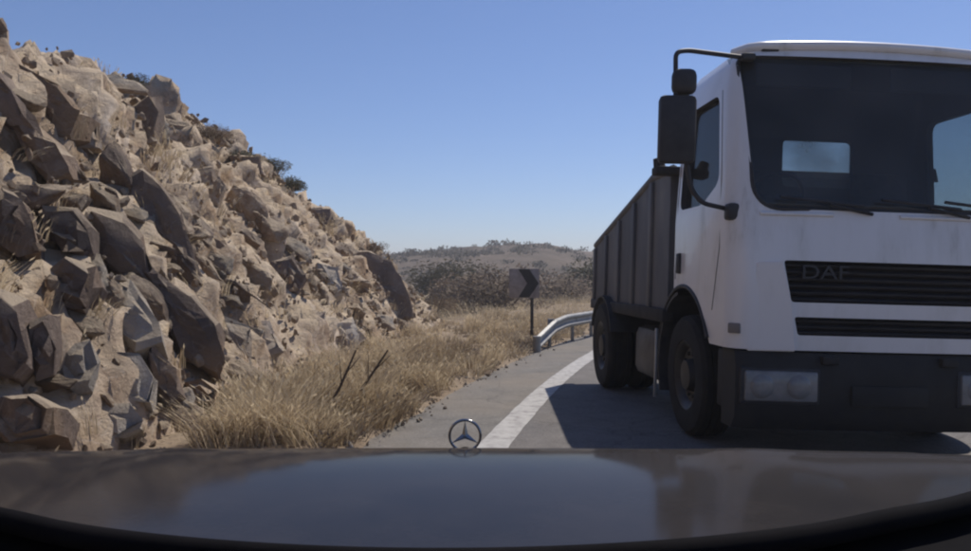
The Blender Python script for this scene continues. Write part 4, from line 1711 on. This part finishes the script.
xs = list(np.linspace(-0.80, 0.80, 65))
bonnet = sheet('bonnet', xs, 40, rear_y, front_yb, bonnet_z, M['paint'], car)
for sx in (-1, 1):
    xw = [sx * v for v in np.linspace(0.806, 0.965, 14)]
    if sx < 0:
        xw = xw[::-1]
    wing = sheet('wing', xw, 40, lambda x: min(rear_y(x), 1.30), front_yb, lambda x, y: bonnet_z(x, y) - 0.002, M['paint'], car)
    # wing side down to the sill with an arch
    V, F = [], []
    ysd = np.linspace(0.95, 1.86, 30)
    for y in ysd:
        zt = bonnet_z(0.963, y) - 0.012
        zb = 0.22
        k = 0.36 ** 2 - (y - 1.45) ** 2
        if k > 0:
            zb = max(zb, 0.31 + math.sqrt(k))
        for t in np.linspace(0, 1, 6):
            z = zt + (zb - zt) * t
            V.append((sx * (0.964 + 0.02 * math.sin(t * PI * 0.8)), y - OY, z))
    for i in range(len(ysd) - 1):
        for j in range(5):
            a = i * 6 + j
            F.append((a, a + 1, a + 7, a + 6))
    o = mesh_obj('wing_side', V, F, M['paint'], car, smooth=True)
    md = o.modifiers.new('s', 'SOLIDIFY')
    md.thickness = 0.01
    # front wheel
    wh = empty('wheel', (sx * 0.82, 1.45 - OY, 0.31))
    wh.parent = car
    bm = bmesh.new()
    add_lathe(bm, [(-0.1, 0.19), (-0.105, 0.25), (-0.09, 0.30), (-0.05, 0.31), (0.05, 0.31), (0.09, 0.30), (0.105, 0.25), (0.1, 0.19)], 36)
    bm_obj('tyre', bm, M['rubber'], wh, auto=35)
    bm = bmesh.new()
    add_lathe(bm, [(sx * 0.095, 0.195), (sx * 0.08, 0.17), (sx * 0.05, 0.15), (sx * 0.085, 0.06), (sx * 0.085, 0.002)], 30)
    bm_obj('rim', bm, M['alu'], wh, auto=35)
    box('headlight', (sx * 0.66, 1.83 - OY, 0.70), (0.36, 0.12, 0.18), M['lamp'], car, 0.04, rot=(0, 0, -sx * R(10)))
box('front_bumper', (0, 1.86 - OY, 0.40), (1.84, 0.2, 0.34), M['paint'], car, 0.07)
box('radiator_grille', (0, 1.90 - OY, 0.70), (0.84, 0.08, 0.20), M['grille'], car, 0.02)
# black cowl behind the bonnet with its rubber seal
cx_ = list(np.linspace(-0.96, 0.96, 61))
sheet('cowl', cx_, 10, lambda x: 0.62, lambda x: max(0.70, min(rear_y(x) + 0.02, 1.32)), lambda x, y: bonnet_z(x, min(y, 1.3)) - 0.035, M['cowl'], car)
bm = bmesh.new()
add_tube(bm, [(x, rear_y(x) - 0.016 - OY, bonnet_z(x, rear_y(x)) - 0.008) for x in np.linspace(-0.79, 0.79, 50)], 0.014, 8)
bm_obj('bonnet_seal', bm, M['cowl'], car, auto=60)

# three-pointed star in a ring, standing on the bonnet's front edge
SD = 1.50
sc_ = px(465, 435.5, SD)
em = empty('star_emblem', (sc_.x - CC, SD - OY, sc_.z))
em.parent = car
bm = bmesh.new()
RR = 0.029
ringp = [Vector((RR * math.cos(t), 0, RR * math.sin(t))) for t in np.linspace(0, 2 * PI, 41)]
add_tube(bm, ringp, 0.0026, 8, False)
bm_obj('ring', bm, M['chrome'], em, auto=60)
bm = bmesh.new()
cen_f = bm.verts.new((0, -0.004, 0))
cen_b = bm.verts.new((0, 0.004, 0))
out = []
for k in range(6):
    t = PI / 2 + k * PI / 3
    q = RR if k % 2 == 0 else 0.0062
    out.append(bm.verts.new((q * math.cos(t), 0, q * math.sin(t))))
for k in range(6):
    bm.faces.new((cen_f, out[k], out[(k + 1) % 6]))
    bm.faces.new((cen_b, out[(k + 1) % 6], out[k]))
bm_obj('star', bm, M['chrome'], em)
base_z = bonnet_z(sc_.x - CC, SD) - sc_.z
tube('emblem_foot', [(0, 0, -RR), (0, 0.002, base_z - 0.002)], [0.004, 0.011], M['chrome'], em, 12)

# ------------------------------------------------------------------ dusty summer air
hm = bpy.data.materials.new('haze')
hm.use_nodes = True
hn = hm.node_tree
hn.nodes.remove(hn.nodes['Principled BSDF'])
pv = hn.nodes.new('ShaderNodeVolumePrincipled')
pv.inputs['Color'].default_value = (0.93, 0.92, 0.95, 1)
pv.inputs['Density'].default_value = 0.0018
pv.inputs['Anisotropy'].default_value = 0.2
hn.links.new(pv.outputs[0], hn.nodes['Material Output'].inputs['Volume'])
bm = bmesh.new()
add_box(bm, (0, 0, 7.0), (6400, 6400, 17.0))
hz = bm_obj('haze', bm, hm)
tag(hz, 'thin dusty haze over the road and hills', 'haze', kind='stuff')
